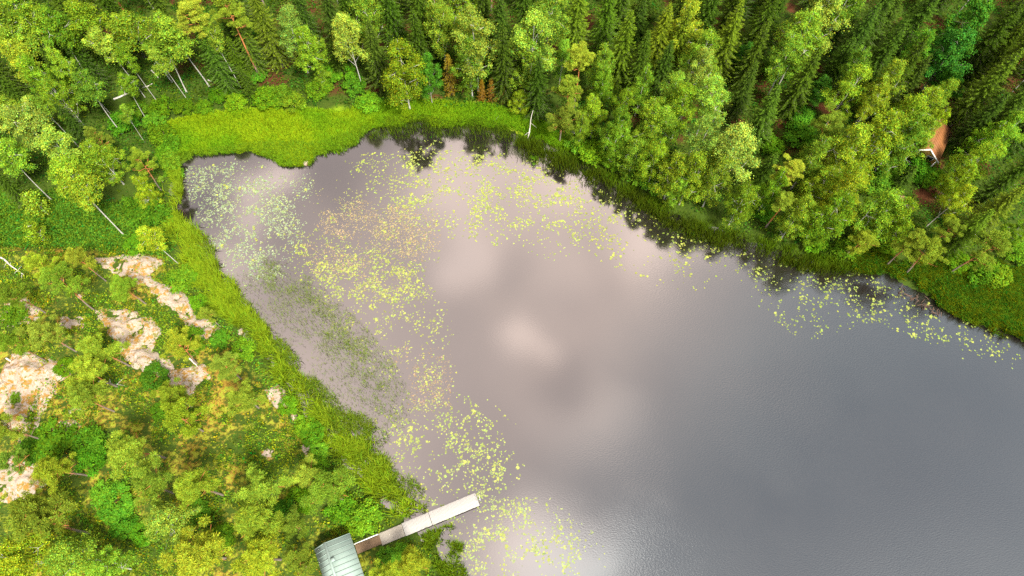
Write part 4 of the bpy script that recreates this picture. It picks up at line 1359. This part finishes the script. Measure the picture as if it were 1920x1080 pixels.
PV = [pad_mesh(i) for i in range(8)]
inview = []
for i, p in enumerate(pads):
    u, w = proj(p[0], p[1], 0)
    if 8 < u < 1912 and 8 < w < 1072:
        inview.append((-p[2] * (FPX / (CAM_H * 1.05)), i))
inview.sort()
big = [i for _, i in inview[:300]]
bigset = set(big)
pad_me = []
for k, (v, f) in enumerate(PV):
    c = np.tile(np.array([[0.22, 0.25, 0.045]]), (len(v), 1)) * (0.72 + .06 * k)
    pad_me.append(mesh_np('lily_pad', v, [f], [M_PAD], c))
for n_, i in enumerate(big):
    p = pads[i]
    o = obj('lily_pad', pad_me[n_ % 8], None, (p[0], p[1], .012), RNG.uniform(0, 6.28))
    o.scale = (p[2], p[2], p[2])
    tag(o, 'large round yellow-green lily pad floating ' + p[4], 'lily pad', 'large lily pads ' + p[4])
g = Geo()
for i, p in enumerate(pads):
    if i in bigset:
        continue
    v, f = PV[i % 8]
    a = RNG.uniform(0, 6.28)
    c_, s_ = math.cos(a) * p[2], math.sin(a) * p[2]
    vv = np.stack([v[:, 0] * c_ - v[:, 1] * s_ + p[0], v[:, 0] * s_ + v[:, 1] * c_ + p[1], v[:, 2] * p[2] + .008], -1)
    g.add(vv, f, np.asarray(p[3]) * np.array([.86, .84, 1.5]) * RNG.uniform(.55, 1.15) * np.array([RNG.uniform(.75, 1.05), 1, RNG.uniform(.7, 1.5)]))
tag(obj('lily_pads', g.mesh('lily_pads', [M_PAD])), 'scattered small yellow and orange water lily pads drifting in rafts', 'lily pads', None, 'stuff')


# ------------------------------------------------------------------ jetty
M_PLANK_W = simple_mat('bleached_plank', lambda t, tc: t.mix(t.noise(tc.outputs['Object'], 3, 5), (0.23, 0.22, 0.20), (0.31, 0.30, 0.28)), .8)
M_PLANK_G = simple_mat('weathered_plank', lambda t, tc: t.mix(t.noise(tc.outputs['Object'], 3, 5), (0.225, 0.20, 0.16), (0.31, 0.285, 0.24)), .85)
M_PLANK_B = simple_mat('brown_plank', lambda t, tc: t.mix(t.noise(tc.outputs['Object'], 3, 5), (0.12, 0.075, 0.042), (0.20, 0.13, 0.075)), .85)
M_WHITE = simple_mat('white_paint', lambda t, tc: t.mix(t.noise(tc.outputs['Object'], 4, 4), (0.68, 0.67, 0.63), (0.80, 0.79, 0.76)), .6)
M_STEEL = simple_mat('galvanised_steel', lambda t, tc: t.mix(t.noise(tc.outputs['Object'], 4, 4), (0.5, 0.5, 0.5), (0.7, 0.7, 0.7)), .4)

DECK_Z = 0.48
jp = [Vector((*wpt(a, b_, DECK_Z), 0)) for a, b_ in ((667.5, 1030.5), (713, 1010), (757, 997), (807, 974), (895, 936))]
jd = (jp[-1] - jp[0]).normalized()
jang = math.atan2(jd.y, jd.x)
jl = [(p - jp[0]).dot(jd) for p in jp]
jetty = thing('jetty', (jp[0].x, jp[0].y, DECK_Z), 'long straight plank jetty from the green-roofed boathouse out over the lake', 'jetty', None, jang)
JW = 1.5


def plank_mesh(w, l, t, m, name='plank'):
    b_ = Geo()
    e = .006
    v = np.array([[-w / 2, -l / 2, -t], [w / 2, -l / 2, -t], [w / 2, l / 2, -t], [-w / 2, l / 2, -t],
                  [-w / 2, -l / 2, -e], [w / 2, -l / 2, -e], [w / 2, l / 2, -e], [-w / 2, l / 2, -e],
                  [-w / 2 + e, -l / 2 + e, 0], [w / 2 - e, -l / 2 + e, 0], [w / 2 - e, l / 2 - e, 0], [-w / 2 + e, l / 2 - e, 0]])
    f = [(0, 3, 2, 1), (8, 9, 10, 11)]
    for a in (0, 4):
        for i in range(4):
            j = (i + 1) % 4
            f.append((a + i, a + j, a + 4 + j, a + 4 + i))
    b_.add(v, f)
    return b_.mesh(name, [m])


SECT = [(0.0, jl[1], M_PLANK_B, 1.12, .16), (jl[1], jl[2], M_PLANK_G, 1.5, .15), (jl[2] + .05, jl[3], M_PLANK_W, 1.62, .15), (jl[3] + .05, jl[4], M_PLANK_W, 1.66, .15)]
for si, (a, b_, m, w, pw) in enumerate(SECT):
    n = max(1, int((b_ - a) / pw))
    pw = (b_ - a) / n
    pm = plank_mesh(pw - .012, w, .035, m)
    for i in range(n):
        o = obj('plank', pm, jetty, (a + (i + .5) * pw, random.uniform(-.015, .015), random.uniform(-.004, .004) + (0.02 if si > 1 else 0)))
        o.rotation_euler = (random.uniform(-.004, .004), random.uniform(-.006, .006), random.uniform(-.006, .006))
    for s in (-1, 1):
        q = Geo().box(((a + b_) / 2, s * (w / 2 - .12), -.12), (b_ - a - .02, .06, .15))
        obj('stringer', q.mesh('stringer', [M_PLANK_B]), jetty)
    for t_ in ((a + .25), (b_ - .25)):
        for s in (-1, 1):
            q = Geo().tube([(t_, s * (w / 2 - .05), -2.0), (t_, s * (w / 2 - .05), -.05)], .06, 8)
            obj('post', q.mesh('post', [M_PLANK_G]), jetty)
q = Geo()
for t_ in (0.1, jl[1] * .5, jl[1] - .1):
    q.box((t_, .60, .25), (.07, .07, .7))
q.box((jl[1] / 2, .60, .63), (jl[1], .10, .05))
obj('handrail', q.mesh('handrail', [M_WHITE]), jetty)
for s in (-1, 1):
    q = Geo()
    q.tube([(jl[4] - .05, s * .25, .05), (jl[4] - .05, s * .25, .6), (jl[4] + .2, s * .25, .75), (jl[4] + .32, s * .25, .3), (jl[4] + .32, s * .25, -1.2)], .03, 7)
    obj('ladder_rail', q.mesh('ladder_rail', [M_STEEL], True), jetty)
q = Geo()
for k in range(4):
    q.tube([(jl[4] + .32, -.25, -.1 - .28 * k), (jl[4] + .32, .25, -.1 - .28 * k)], .025, 6)
obj('ladder_rung', q.mesh('ladder_rung', [M_STEEL], True), jetty)

# ------------------------------------------------------------------ boathouse
M_ROOFG = simple_mat('green_sheet_metal', lambda t, tc: t.mix(t.noise(tc.outputs['Object'], 1.5, 5), (0.175, 0.235, 0.205), (0.23, 0.29, 0.255)), .75, None, .15)
M_REDW = simple_mat('red_brown_boards', lambda t, tc: t.mix(t.noise(tc.outputs['Object'], 3, 5), (0.17, 0.055, 0.03), (0.26, 0.09, 0.05)), .85)
M_DARKG = simple_mat('dark_window_glass', lambda t, tc: t.mix(t.noise(tc.outputs['Object'], 1, 2), (0.015, 0.018, 0.02), (0.03, 0.035, 0.04)), .08, None, .6)
bz = ground_at(635, 1055)[2]
EZ, RZ = bz + 2.35, bz + 3.5
c_ne = Vector((*wpt(657, 1004, EZ), 0))        # lake side eave corner, upper end
c_r = Vector((*wpt(609, 1020, RZ), 0))
c_w = Vector((*wpt(590, 1030, EZ), 0))
ax = (Vector((*wpt(679, 1069, EZ), 0)) - c_ne).normalized()     # along the eave
across = Vector((-ax.y, ax.x, 0))
if across.dot(c_ne - c_w) < 0:
    across = -across
org = c_w + across * ((c_ne - c_w).dot(across)) * .5
wid = (c_ne - c_w).dot(across)
rid = (c_r - c_w).dot(across) - wid / 2
bang = math.atan2(ax.y, ax.x)
bh = thing('boathouse', (org.x, org.y, 0), 'small boathouse with pale green ribbed metal roof beside the jetty', 'boathouse', None, bang)
sgn = 1 if Vector((-math.sin(bang), math.cos(bang), 0)).dot(across) > 0 else -1
BL = 6.2
hw = wid / 2


def slope(y0, z0, y1, z1, name, label=None):
    q_ = Geo()
    n_ = Vector((0, -(z1 - z0), y1 - y0)).normalized()
    if n_.z < 0:
        n_ = -n_
    off = np.array([0, n_.y, n_.z]) * .05
    v = np.array([[0, y0, z0], [BL, y0, z0], [BL, y1, z1], [0, y1, z1]], float)
    vv = np.vstack([v, v + off])
    q_.add(vv, [(0, 1, 2, 3), (7, 6, 5, 4), (0, 4, 5, 1), (1, 5, 6, 2), (2, 6, 7, 3), (3, 7, 4, 0)])
    o_ = obj(name, q_.mesh(name, [M_ROOFG]), bh)
    rib = Geo()
    L_ = math.hypot(y1 - y0, z1 - z0)
    ang_ = math.atan2(z1 - z0, y1 - y0)
    rot_ = Matrix.Rotation(ang_, 3, 'X')
    rib.box((0, 0, 0), (.06, L_ - .06, .13), rot=np.array(rot_))
    rm = rib.mesh('seam', [M_ROOFG])
    k_ = int(BL / .62)
    for i_ in range(k_ + 1):
        xx = .05 + i_ * (BL - .1) / k_
        obj('seam', rm, o_, (xx, (y0 + y1) / 2 + n_.y * .08, (z0 + z1) / 2 + n_.z * .08))
    return o_


ry_ = sgn * rid
slope(sgn * hw, EZ, ry_, RZ, 'roof_slope')
slope(-sgn * hw, EZ, ry_, RZ, 'roof_slope')
obj('ridge_cap', Geo().box((BL / 2, ry_, RZ + .09), (BL + .04, .30, .06)).mesh('ridge_cap', [M_ROOFG]), bh)
wy = hw - .6
for nm_, c_, s_ in (('wall', (BL / 2, wy, (EZ + bz) / 2 - .1), (BL - .8, .14, EZ - bz + .1)), ('wall', (BL / 2, -wy, (EZ + bz) / 2 - .1), (BL - .8, .14, EZ - bz + .1))):
    obj(nm_, Geo().box(c_, s_).mesh(nm_, [M_REDW]), bh)
for xx in (.4, BL - .4):
    q = Geo()
    pts = [(-wy, bz - .2), (wy, bz - .2), (wy, EZ + .12), (ry_, RZ - .15), (-wy, EZ + .12)]
    v = np.array([[xx - .07, a, b_] for a, b_ in pts] + [[xx + .07, a, b_] for a, b_ in pts])
    tri_ = [(0, 1, 2), (0, 2, 4), (2, 3, 4)]
    q.add(v, [t_[::-1] for t_ in tri_] + [tuple(i + 5 for i in t_) for t_ in tri_] + [(i, (i + 1) % 5, (i + 1) % 5 + 5) for i in range(5)] + [(i, (i + 1) % 5 + 5, i + 5) for i in range(5)])
    obj('gable', q.mesh('gable', [M_REDW]), bh)
q = Geo().box((1.0, -sgn * 0 + sgn * (wy + .05), bz + 1.0), (.95, .06, 2.0))
dr = obj('door', q.mesh('door', [M_PLANK_B]), bh)
obj('handle', Geo().tube([(1.35, sgn * (wy + .10), bz + .9), (1.35, sgn * (wy + .10), bz + 1.1)], .02, 6).mesh('handle', [M_STEEL]), dr)
q = Geo().box((3.6, sgn * (wy + .05), bz + 1.5), (1.1, .06, .9))
wn = obj('window', q.mesh('window', [M_WHITE]), bh)
obj('pane', Geo().box((3.6, sgn * (wy + .09), bz + 1.5), (.95, .02, .75)).mesh('pane', [M_DARKG]), wn)
q = Geo().box((0, 0, .0), (.34, .4, .7))
q.box((0, 0, .38), (.44, .5, .06))
ch_xy = Vector((*wpt(624, 1050, RZ + .2), 0)) - org
o = obj('chimney', q.mesh('chimney', [M_ROOFG]), bh, (ch_xy.dot(ax), (ch_xy.dot(across)) * sgn, RZ - .1))

# ------------------------------------------------------------------ cabin on the right bank
M_ROOFO = simple_mat('rust_orange_roof', lambda t, tc: t.mix(t.noise(tc.outputs['Object'], 1.2, 5), (0.15, 0.055, 0.016), (0.24, 0.10, 0.028)), .7)
M_OCHRE = simple_mat('ochre_boards', lambda t, tc: t.mix(t.noise(tc.outputs['Object'], 3, 4), (0.42, 0.24, 0.06), (0.52, 0.31, 0.09)), .8)
M_DARKB = simple_mat('dark_brown_boards', lambda t, tc: t.mix(t.noise(tc.outputs['Object'], 3, 4), (0.03, 0.016, 0.012), (0.07, 0.035, 0.025)), .85)
gx_, gy_, gz_ = ground_at(1743, 296, 1.5)
CR, CE = gz_ + 4.3, gz_ + 2.5
A = Vector((*wpt(1745, 280, CR), 0))
B = Vector((*wpt(1769, 224, CR), 0))
E = Vector((*wpt(1762, 300, CE), 0))
cax = (B - A).normalized()
clen = (B - A).length
cro = Vector((cax.y, -cax.x, 0))
if cro.dot(E - A) < 0:
    cro = -cro
chw = min(2.9, max(2.0, abs((E - A).dot(cro))))
cang = math.atan2(cax.y, cax.x)
cb = thing('cabin', (A.x, A.y, 0), 'rust-brown roofed cabin with white trimmed gable and railed porch among the trees', 'cabin', None, cang)


def cbox(nm, c_, s_, m, par=cb, rot=None):
    return obj(nm, Geo().box(c_, s_, rot=rot).mesh(nm, [m]), par)


sl = math.hypot(chw, CR - CE)
for s in (-1, 1):
    an = math.atan2(CE - CR, s * chw)
    rt = np.array(Matrix.Rotation(math.atan2((CE - CR) * s, chw), 3, 'X'))
    r_ = cbox('roof_slope', (clen / 2, s * chw / 2, (CR + CE) / 2), (clen, sl, .10), M_ROOFO, cb, rt)
    sm = Geo().box((0, 0, 0), (.06, sl, .06), rot=rt).mesh('batten', [M_ROOFO])
    nb_ = int(clen / .55)
    for i in range(nb_ + 1):
        obj('batten', sm, r_, (.04 + i * (clen - .08) / nb_, s * chw / 2, (CR + CE) / 2 + .085))
    cbox('barge_board', (-.06, s * chw / 2, (CR + CE) / 2 - .02), (.09, sl + .1, .2), M_WHITE, cb, rt)
wh = chw - .35
for s in (-1, 1):
    cbox('wall', (clen / 2 + .5, s * wh, (CE + gz_) / 2), (clen - 1.2, .14, CE - gz_ + .3), M_OCHRE)
for xx in (1.2, clen - .2):
    q = Geo()
    pts = [(-wh, gz_ - .3), (wh, gz_ - .3), (wh, CE + .1), (0, CR - .12), (-wh, CE + .1)]
    v = np.array([[xx - .07, a, b_] for a, b_ in pts] + [[xx + .07, a, b_] for a, b_ in pts])
    q.add(v, [t_[::-1] for t_ in tri_] + [tuple(i + 5 for i in t_) for t_ in tri_] + [(i, (i + 1) % 5, (i + 1) % 5 + 5) for i in range(5)] + [(i, (i + 1) % 5 + 5, i + 5) for i in range(5)])
    obj('gable', q.mesh('gable', [M_OCHRE]), cb)
q = Geo()
v = np.array([[x_, a, b_] for x_ in (.10, .18) for a, b_ in ((-chw * .62, CE + .55), (chw * .62, CE + .55), (0, CR - .15))])
q.add(v, [(0, 1, 2), (5, 4, 3), (0, 3, 4), (0, 4, 1), (1, 4, 5), (1, 5, 2), (2, 5, 3), (2, 3, 0)])
obj('gable_panel', q.mesh('gable_panel', [M_OCHRE]), cb)
dr = cbox('door', (1.10, .3, gz_ + 1.15), (.06, .95, 2.0), M_DARKB)
obj('handle', Geo().box((1.04, .65, gz_ + 1.15), (.05, .05, .15)).mesh('handle', [M_STEEL]), dr)
wn = cbox('window', (1.10, -1.1, gz_ + 1.55), (.06, 1.0, .9), M_WHITE)
obj('pane', Geo().box((1.06, -1.1, gz_ + 1.55), (.03, .84, .74)).mesh('pane', [M_DARKG]), wn)
for i in range(12):
    cbox('deck_board', (-.75 + i * .16, 0, gz_ + .25), (.145, wh * 2, .04), M_DARKB)
for s in (-1, 1):
    cbox('porch_post', (-.05, s * (wh - .1), (CE + gz_) / 2 + .05), (.10, .10, CE - gz_ - .1), M_WHITE)
for zz in (.55, .85, 1.15):
    cbox('rail', (-.80, 0, gz_ + zz), (.06, wh * 2, .07), M_WHITE)
    for s in (-1, 1):
        cbox('rail', (-.42, s * wh, gz_ + zz), (.76, .05, .07), M_WHITE)
for k in range(4):
    cbox('rail_post', (-.80, -wh + k * wh * 2 / 3, gz_ + .7), (.08, .08, 1.1), M_WHITE)


# ------------------------------------------------------------------ picnic table and bench
def slab(nm, par, c_, s_, m):
    return obj(nm, Geo().box(c_, s_).mesh(nm, [m]), par)


M_TABLE = simple_mat('table_boards', lambda t, tc: t.mix(t.noise(tc.outputs['Object'], 3, 4), (0.24, 0.12, 0.07), (0.36, 0.20, 0.12)), .8)
x, y, z = ground_at(1686, 371, .7)
pt = thing('picnic_table', (x, y, z), 'brown wooden picnic table in the clearing below the cabin', 'table', None, R(-25))
for k in range(4):
    slab('plank', pt, (0, -.33 + k * .22, .74), (1.9, .20, .04), M_TABLE)
for s in (-1, 1):
    slab('bench_seat', pt, (0, s * .75, .44), (1.9, .28, .04), M_TABLE)
    slab('leg', pt, (s * .7, 0, .36), (.08, .9, .70), M_TABLE)
    slab('crossbeam', pt, (s * .62, 0, .38), (.06, 1.6, .08), M_TABLE)
x, y, z = ground_at(1703, 387, .3)
bn = thing('bench', (x, y, z), 'low brown plank bench beside the picnic table', 'bench', None, R(-35))
slab('seat', bn, (0, 0, .42), (1.5, .3, .05), M_TABLE)
for s in (-1, 1):
    slab('leg', bn, (s * .55, 0, .2), (.1, .26, .4), M_TABLE)

# ------------------------------------------------------------------ rowing boat pulled up among the sedge
M_BOAT = simple_mat('pale_boat_paint', lambda t, tc: t.mix(t.noise(tc.outputs['Object'], 3, 5), (0.40, 0.39, 0.34), (0.62, 0.60, 0.55)), .6)
x, y, z = ground_at(1899, 527, .3)
rb = thing('rowing_boat', (x, y, z + .1), 'small pale rowing boat lying in the sedge at the right edge', 'boat', None, R(115))
st = np.linspace(0, 1, 11)
hwid = .55 * np.sin(np.pi * np.clip(st * .80 + .20, 0, 1)) ** .6 * (st < 1) + .02
q = Geo()
rows = []
for t_, w_ in zip(st, hwid):
    xx = -1.5 + 3.0 * t_
    sheer = .42 + .16 * t_ ** 3
    rows += [(xx, -w_, sheer), (xx, -w_ * .8, .12), (xx, 0, .0), (xx, w_ * .8, .12), (xx, w_, sheer)]
f = [(i * 5 + j, i * 5 + j + 1, (i + 1) * 5 + j + 1, (i + 1) * 5 + j) for i in range(10) for j in range(4)]
q.add(rows, f)
ho = obj('hull', q.mesh('hull', [M_BOAT], True), rb)
so = ho.modifiers.new('thick', 'SOLIDIFY')
so.thickness = .03
obj('transom', Geo().box((-1.5, 0, .25), (.05, hwid[0] * 1.8, .4)).mesh('transom', [M_BOAT]), rb)
for xx in (-.8, .2):
    obj('thwart', Geo().box((xx, 0, .34), (.22, .98, .04)).mesh('thwart', [M_PLANK_G]), rb)


# ------------------------------------------------------------------ dead wood
def log(name, a, b_, r, label, cat, m=M_DEAD, za=.15, zb=.15, branches=2, group='dead wood lying about'):
    pa, pb = ground_at(*a, za), ground_at(*b_, zb)
    A_, B_ = np.array([pa[0], pa[1], pa[2] + za]), np.array([pb[0], pb[1], pb[2] + zb])
    o = thing(name, tuple(A_), label, cat, group)
    n = 8
    t = np.linspace(0, 1, n)[:, None]
    pts = (B_ - A_) * t + RNG.normal(size=(n, 3)) * .05 * np.linalg.norm(B_ - A_) / 6
    pts[0] = 0
    q_ = Geo().tube(pts, r * (1 - .65 * t[:, 0]), 8)
    obj('trunk', q_.mesh('trunk', [m], True), o)
    for i in range(branches):
        k_ = RNG.integers(2, n - 1)
        d_ = RNG.normal(size=3) * .8
        d_[2] = abs(d_[2])
        L_ = RNG.uniform(.5, 1.4)
        d_ = d_ / np.linalg.norm(d_) + (B_ - A_) / np.linalg.norm(B_ - A_) * .6
        q_ = Geo().tube([pts[k_], pts[k_] + d_ * L_ * .5, pts[k_] + d_ * L_ + np.array([0, 0, -.1])], [r * .35, r * .22, .01], 5)
        obj('branch', q_.mesh('branch', [m], True), o)
    return o


log('fallen_log', (213, 186), (288, 156), .17, 'white fallen birch log lying across the left slope', 'log')
log('fallen_log', (284, 132), (297, 146), .14, 'short pale log on the brown forest floor above the long one', 'log', branches=0)
log('fallen_log', (0, 482), (46, 518), .13, 'bleached fallen pine trunk at the left edge above the rocks', 'log', branches=6)
log('fallen_log', (1772, 516), (1801, 514), .10, 'thin white fallen branch in the sedge on the right bank', 'branch', branches=3)
log('fallen_log', (12, 672), (42, 690), .12, 'grey dead trunk across the white slab at the left edge', 'log', branches=4)
log('fallen_log', (355, 672), (384, 700), .11, 'grey-brown dead trunk lying on the dark cracked ledge', 'log', branches=2)
log('fallen_log', (390, 150), (404, 155), .12, 'stubby pale log end behind the bright meadow', 'log', branches=0)
log('fallen_log', (185, 715), (225, 722), .08, 'thin bleached branch among the hill pines', 'branch', branches=4)
log('fallen_log', (1430, 512), (1470, 500), .08, 'dark sunken branch among the right shore lily pads', 'branch', M_TWIG, .02, .1, 2)
log('fallen_log', (918, 228), (940, 222), .07, 'thin straw-coloured branch on the grassy north bank', 'branch', branches=3)
x, y, z = ground_at(988, 262)
x2, y2 = wpt(1000, 207, z + 4.6)
sn = thing('dead_snag', (x, y, z - .2), 'bare leaning grey snag standing at the edge of the north reeds', 'snag')
dv_ = np.array([x2 - x, y2 - y, 4.8])
q = Geo().tube([dv_ * t_ + np.array([math.sin(t_ * 6) * .12, math.cos(t_ * 5) * .1, 0]) for t_ in np.linspace(0, 1, 8)], np.linspace(.13, .03, 8), 8)
obj('trunk', q.mesh('trunk', [M_DEAD], True), sn)
for k in range(4):
    p_ = dv_ * RNG.uniform(.15, .6)
    e_ = RNG.normal(size=3) * .6 + np.array([0, -.6, .3])
    obj('branch', Geo().tube([p_, p_ + e_ * .6, p_ + e_ * 1.3], [.05, .035, .01], 5).mesh('branch', [M_DEAD], True), sn)

# brush pile at the right shore
x, y = wpt(1722, 566, .2)
bp_ = thing('brush_pile', (x, y, 0), 'brown tangle of dead branches half in the water at the right shore', 'brush pile')
for k in range(42):
    t_ = RNG.uniform(-1, 1)
    c_ = np.array([t_ * 2.4 + RNG.normal() * .3, -t_ * 1.9 + RNG.normal() * .35, RNG.uniform(.02, .45)])
    a = RNG.uniform(0, 6.28)
    L_ = RNG.uniform(.5, 1.3)
    e_ = np.array([math.cos(a) * L_, math.sin(a) * L_, RNG.uniform(-.25, .3)]) / 2
    obj('branch', Geo().tube([c_ - e_, c_ + RNG.normal(size=3) * .06, c_ + e_], [.045, .04, .012], 5).mesh('branch', [M_TWIG], True), bp_)

print('tris', sum(len(p.vertices) - 2 for me in bpy.data.meshes for p in me.polygons) if False else sum(len(me.loops) - 2 * len(me.polygons) for me in bpy.data.meshes), 'pads', len(pads), 'trees', len(TREES))
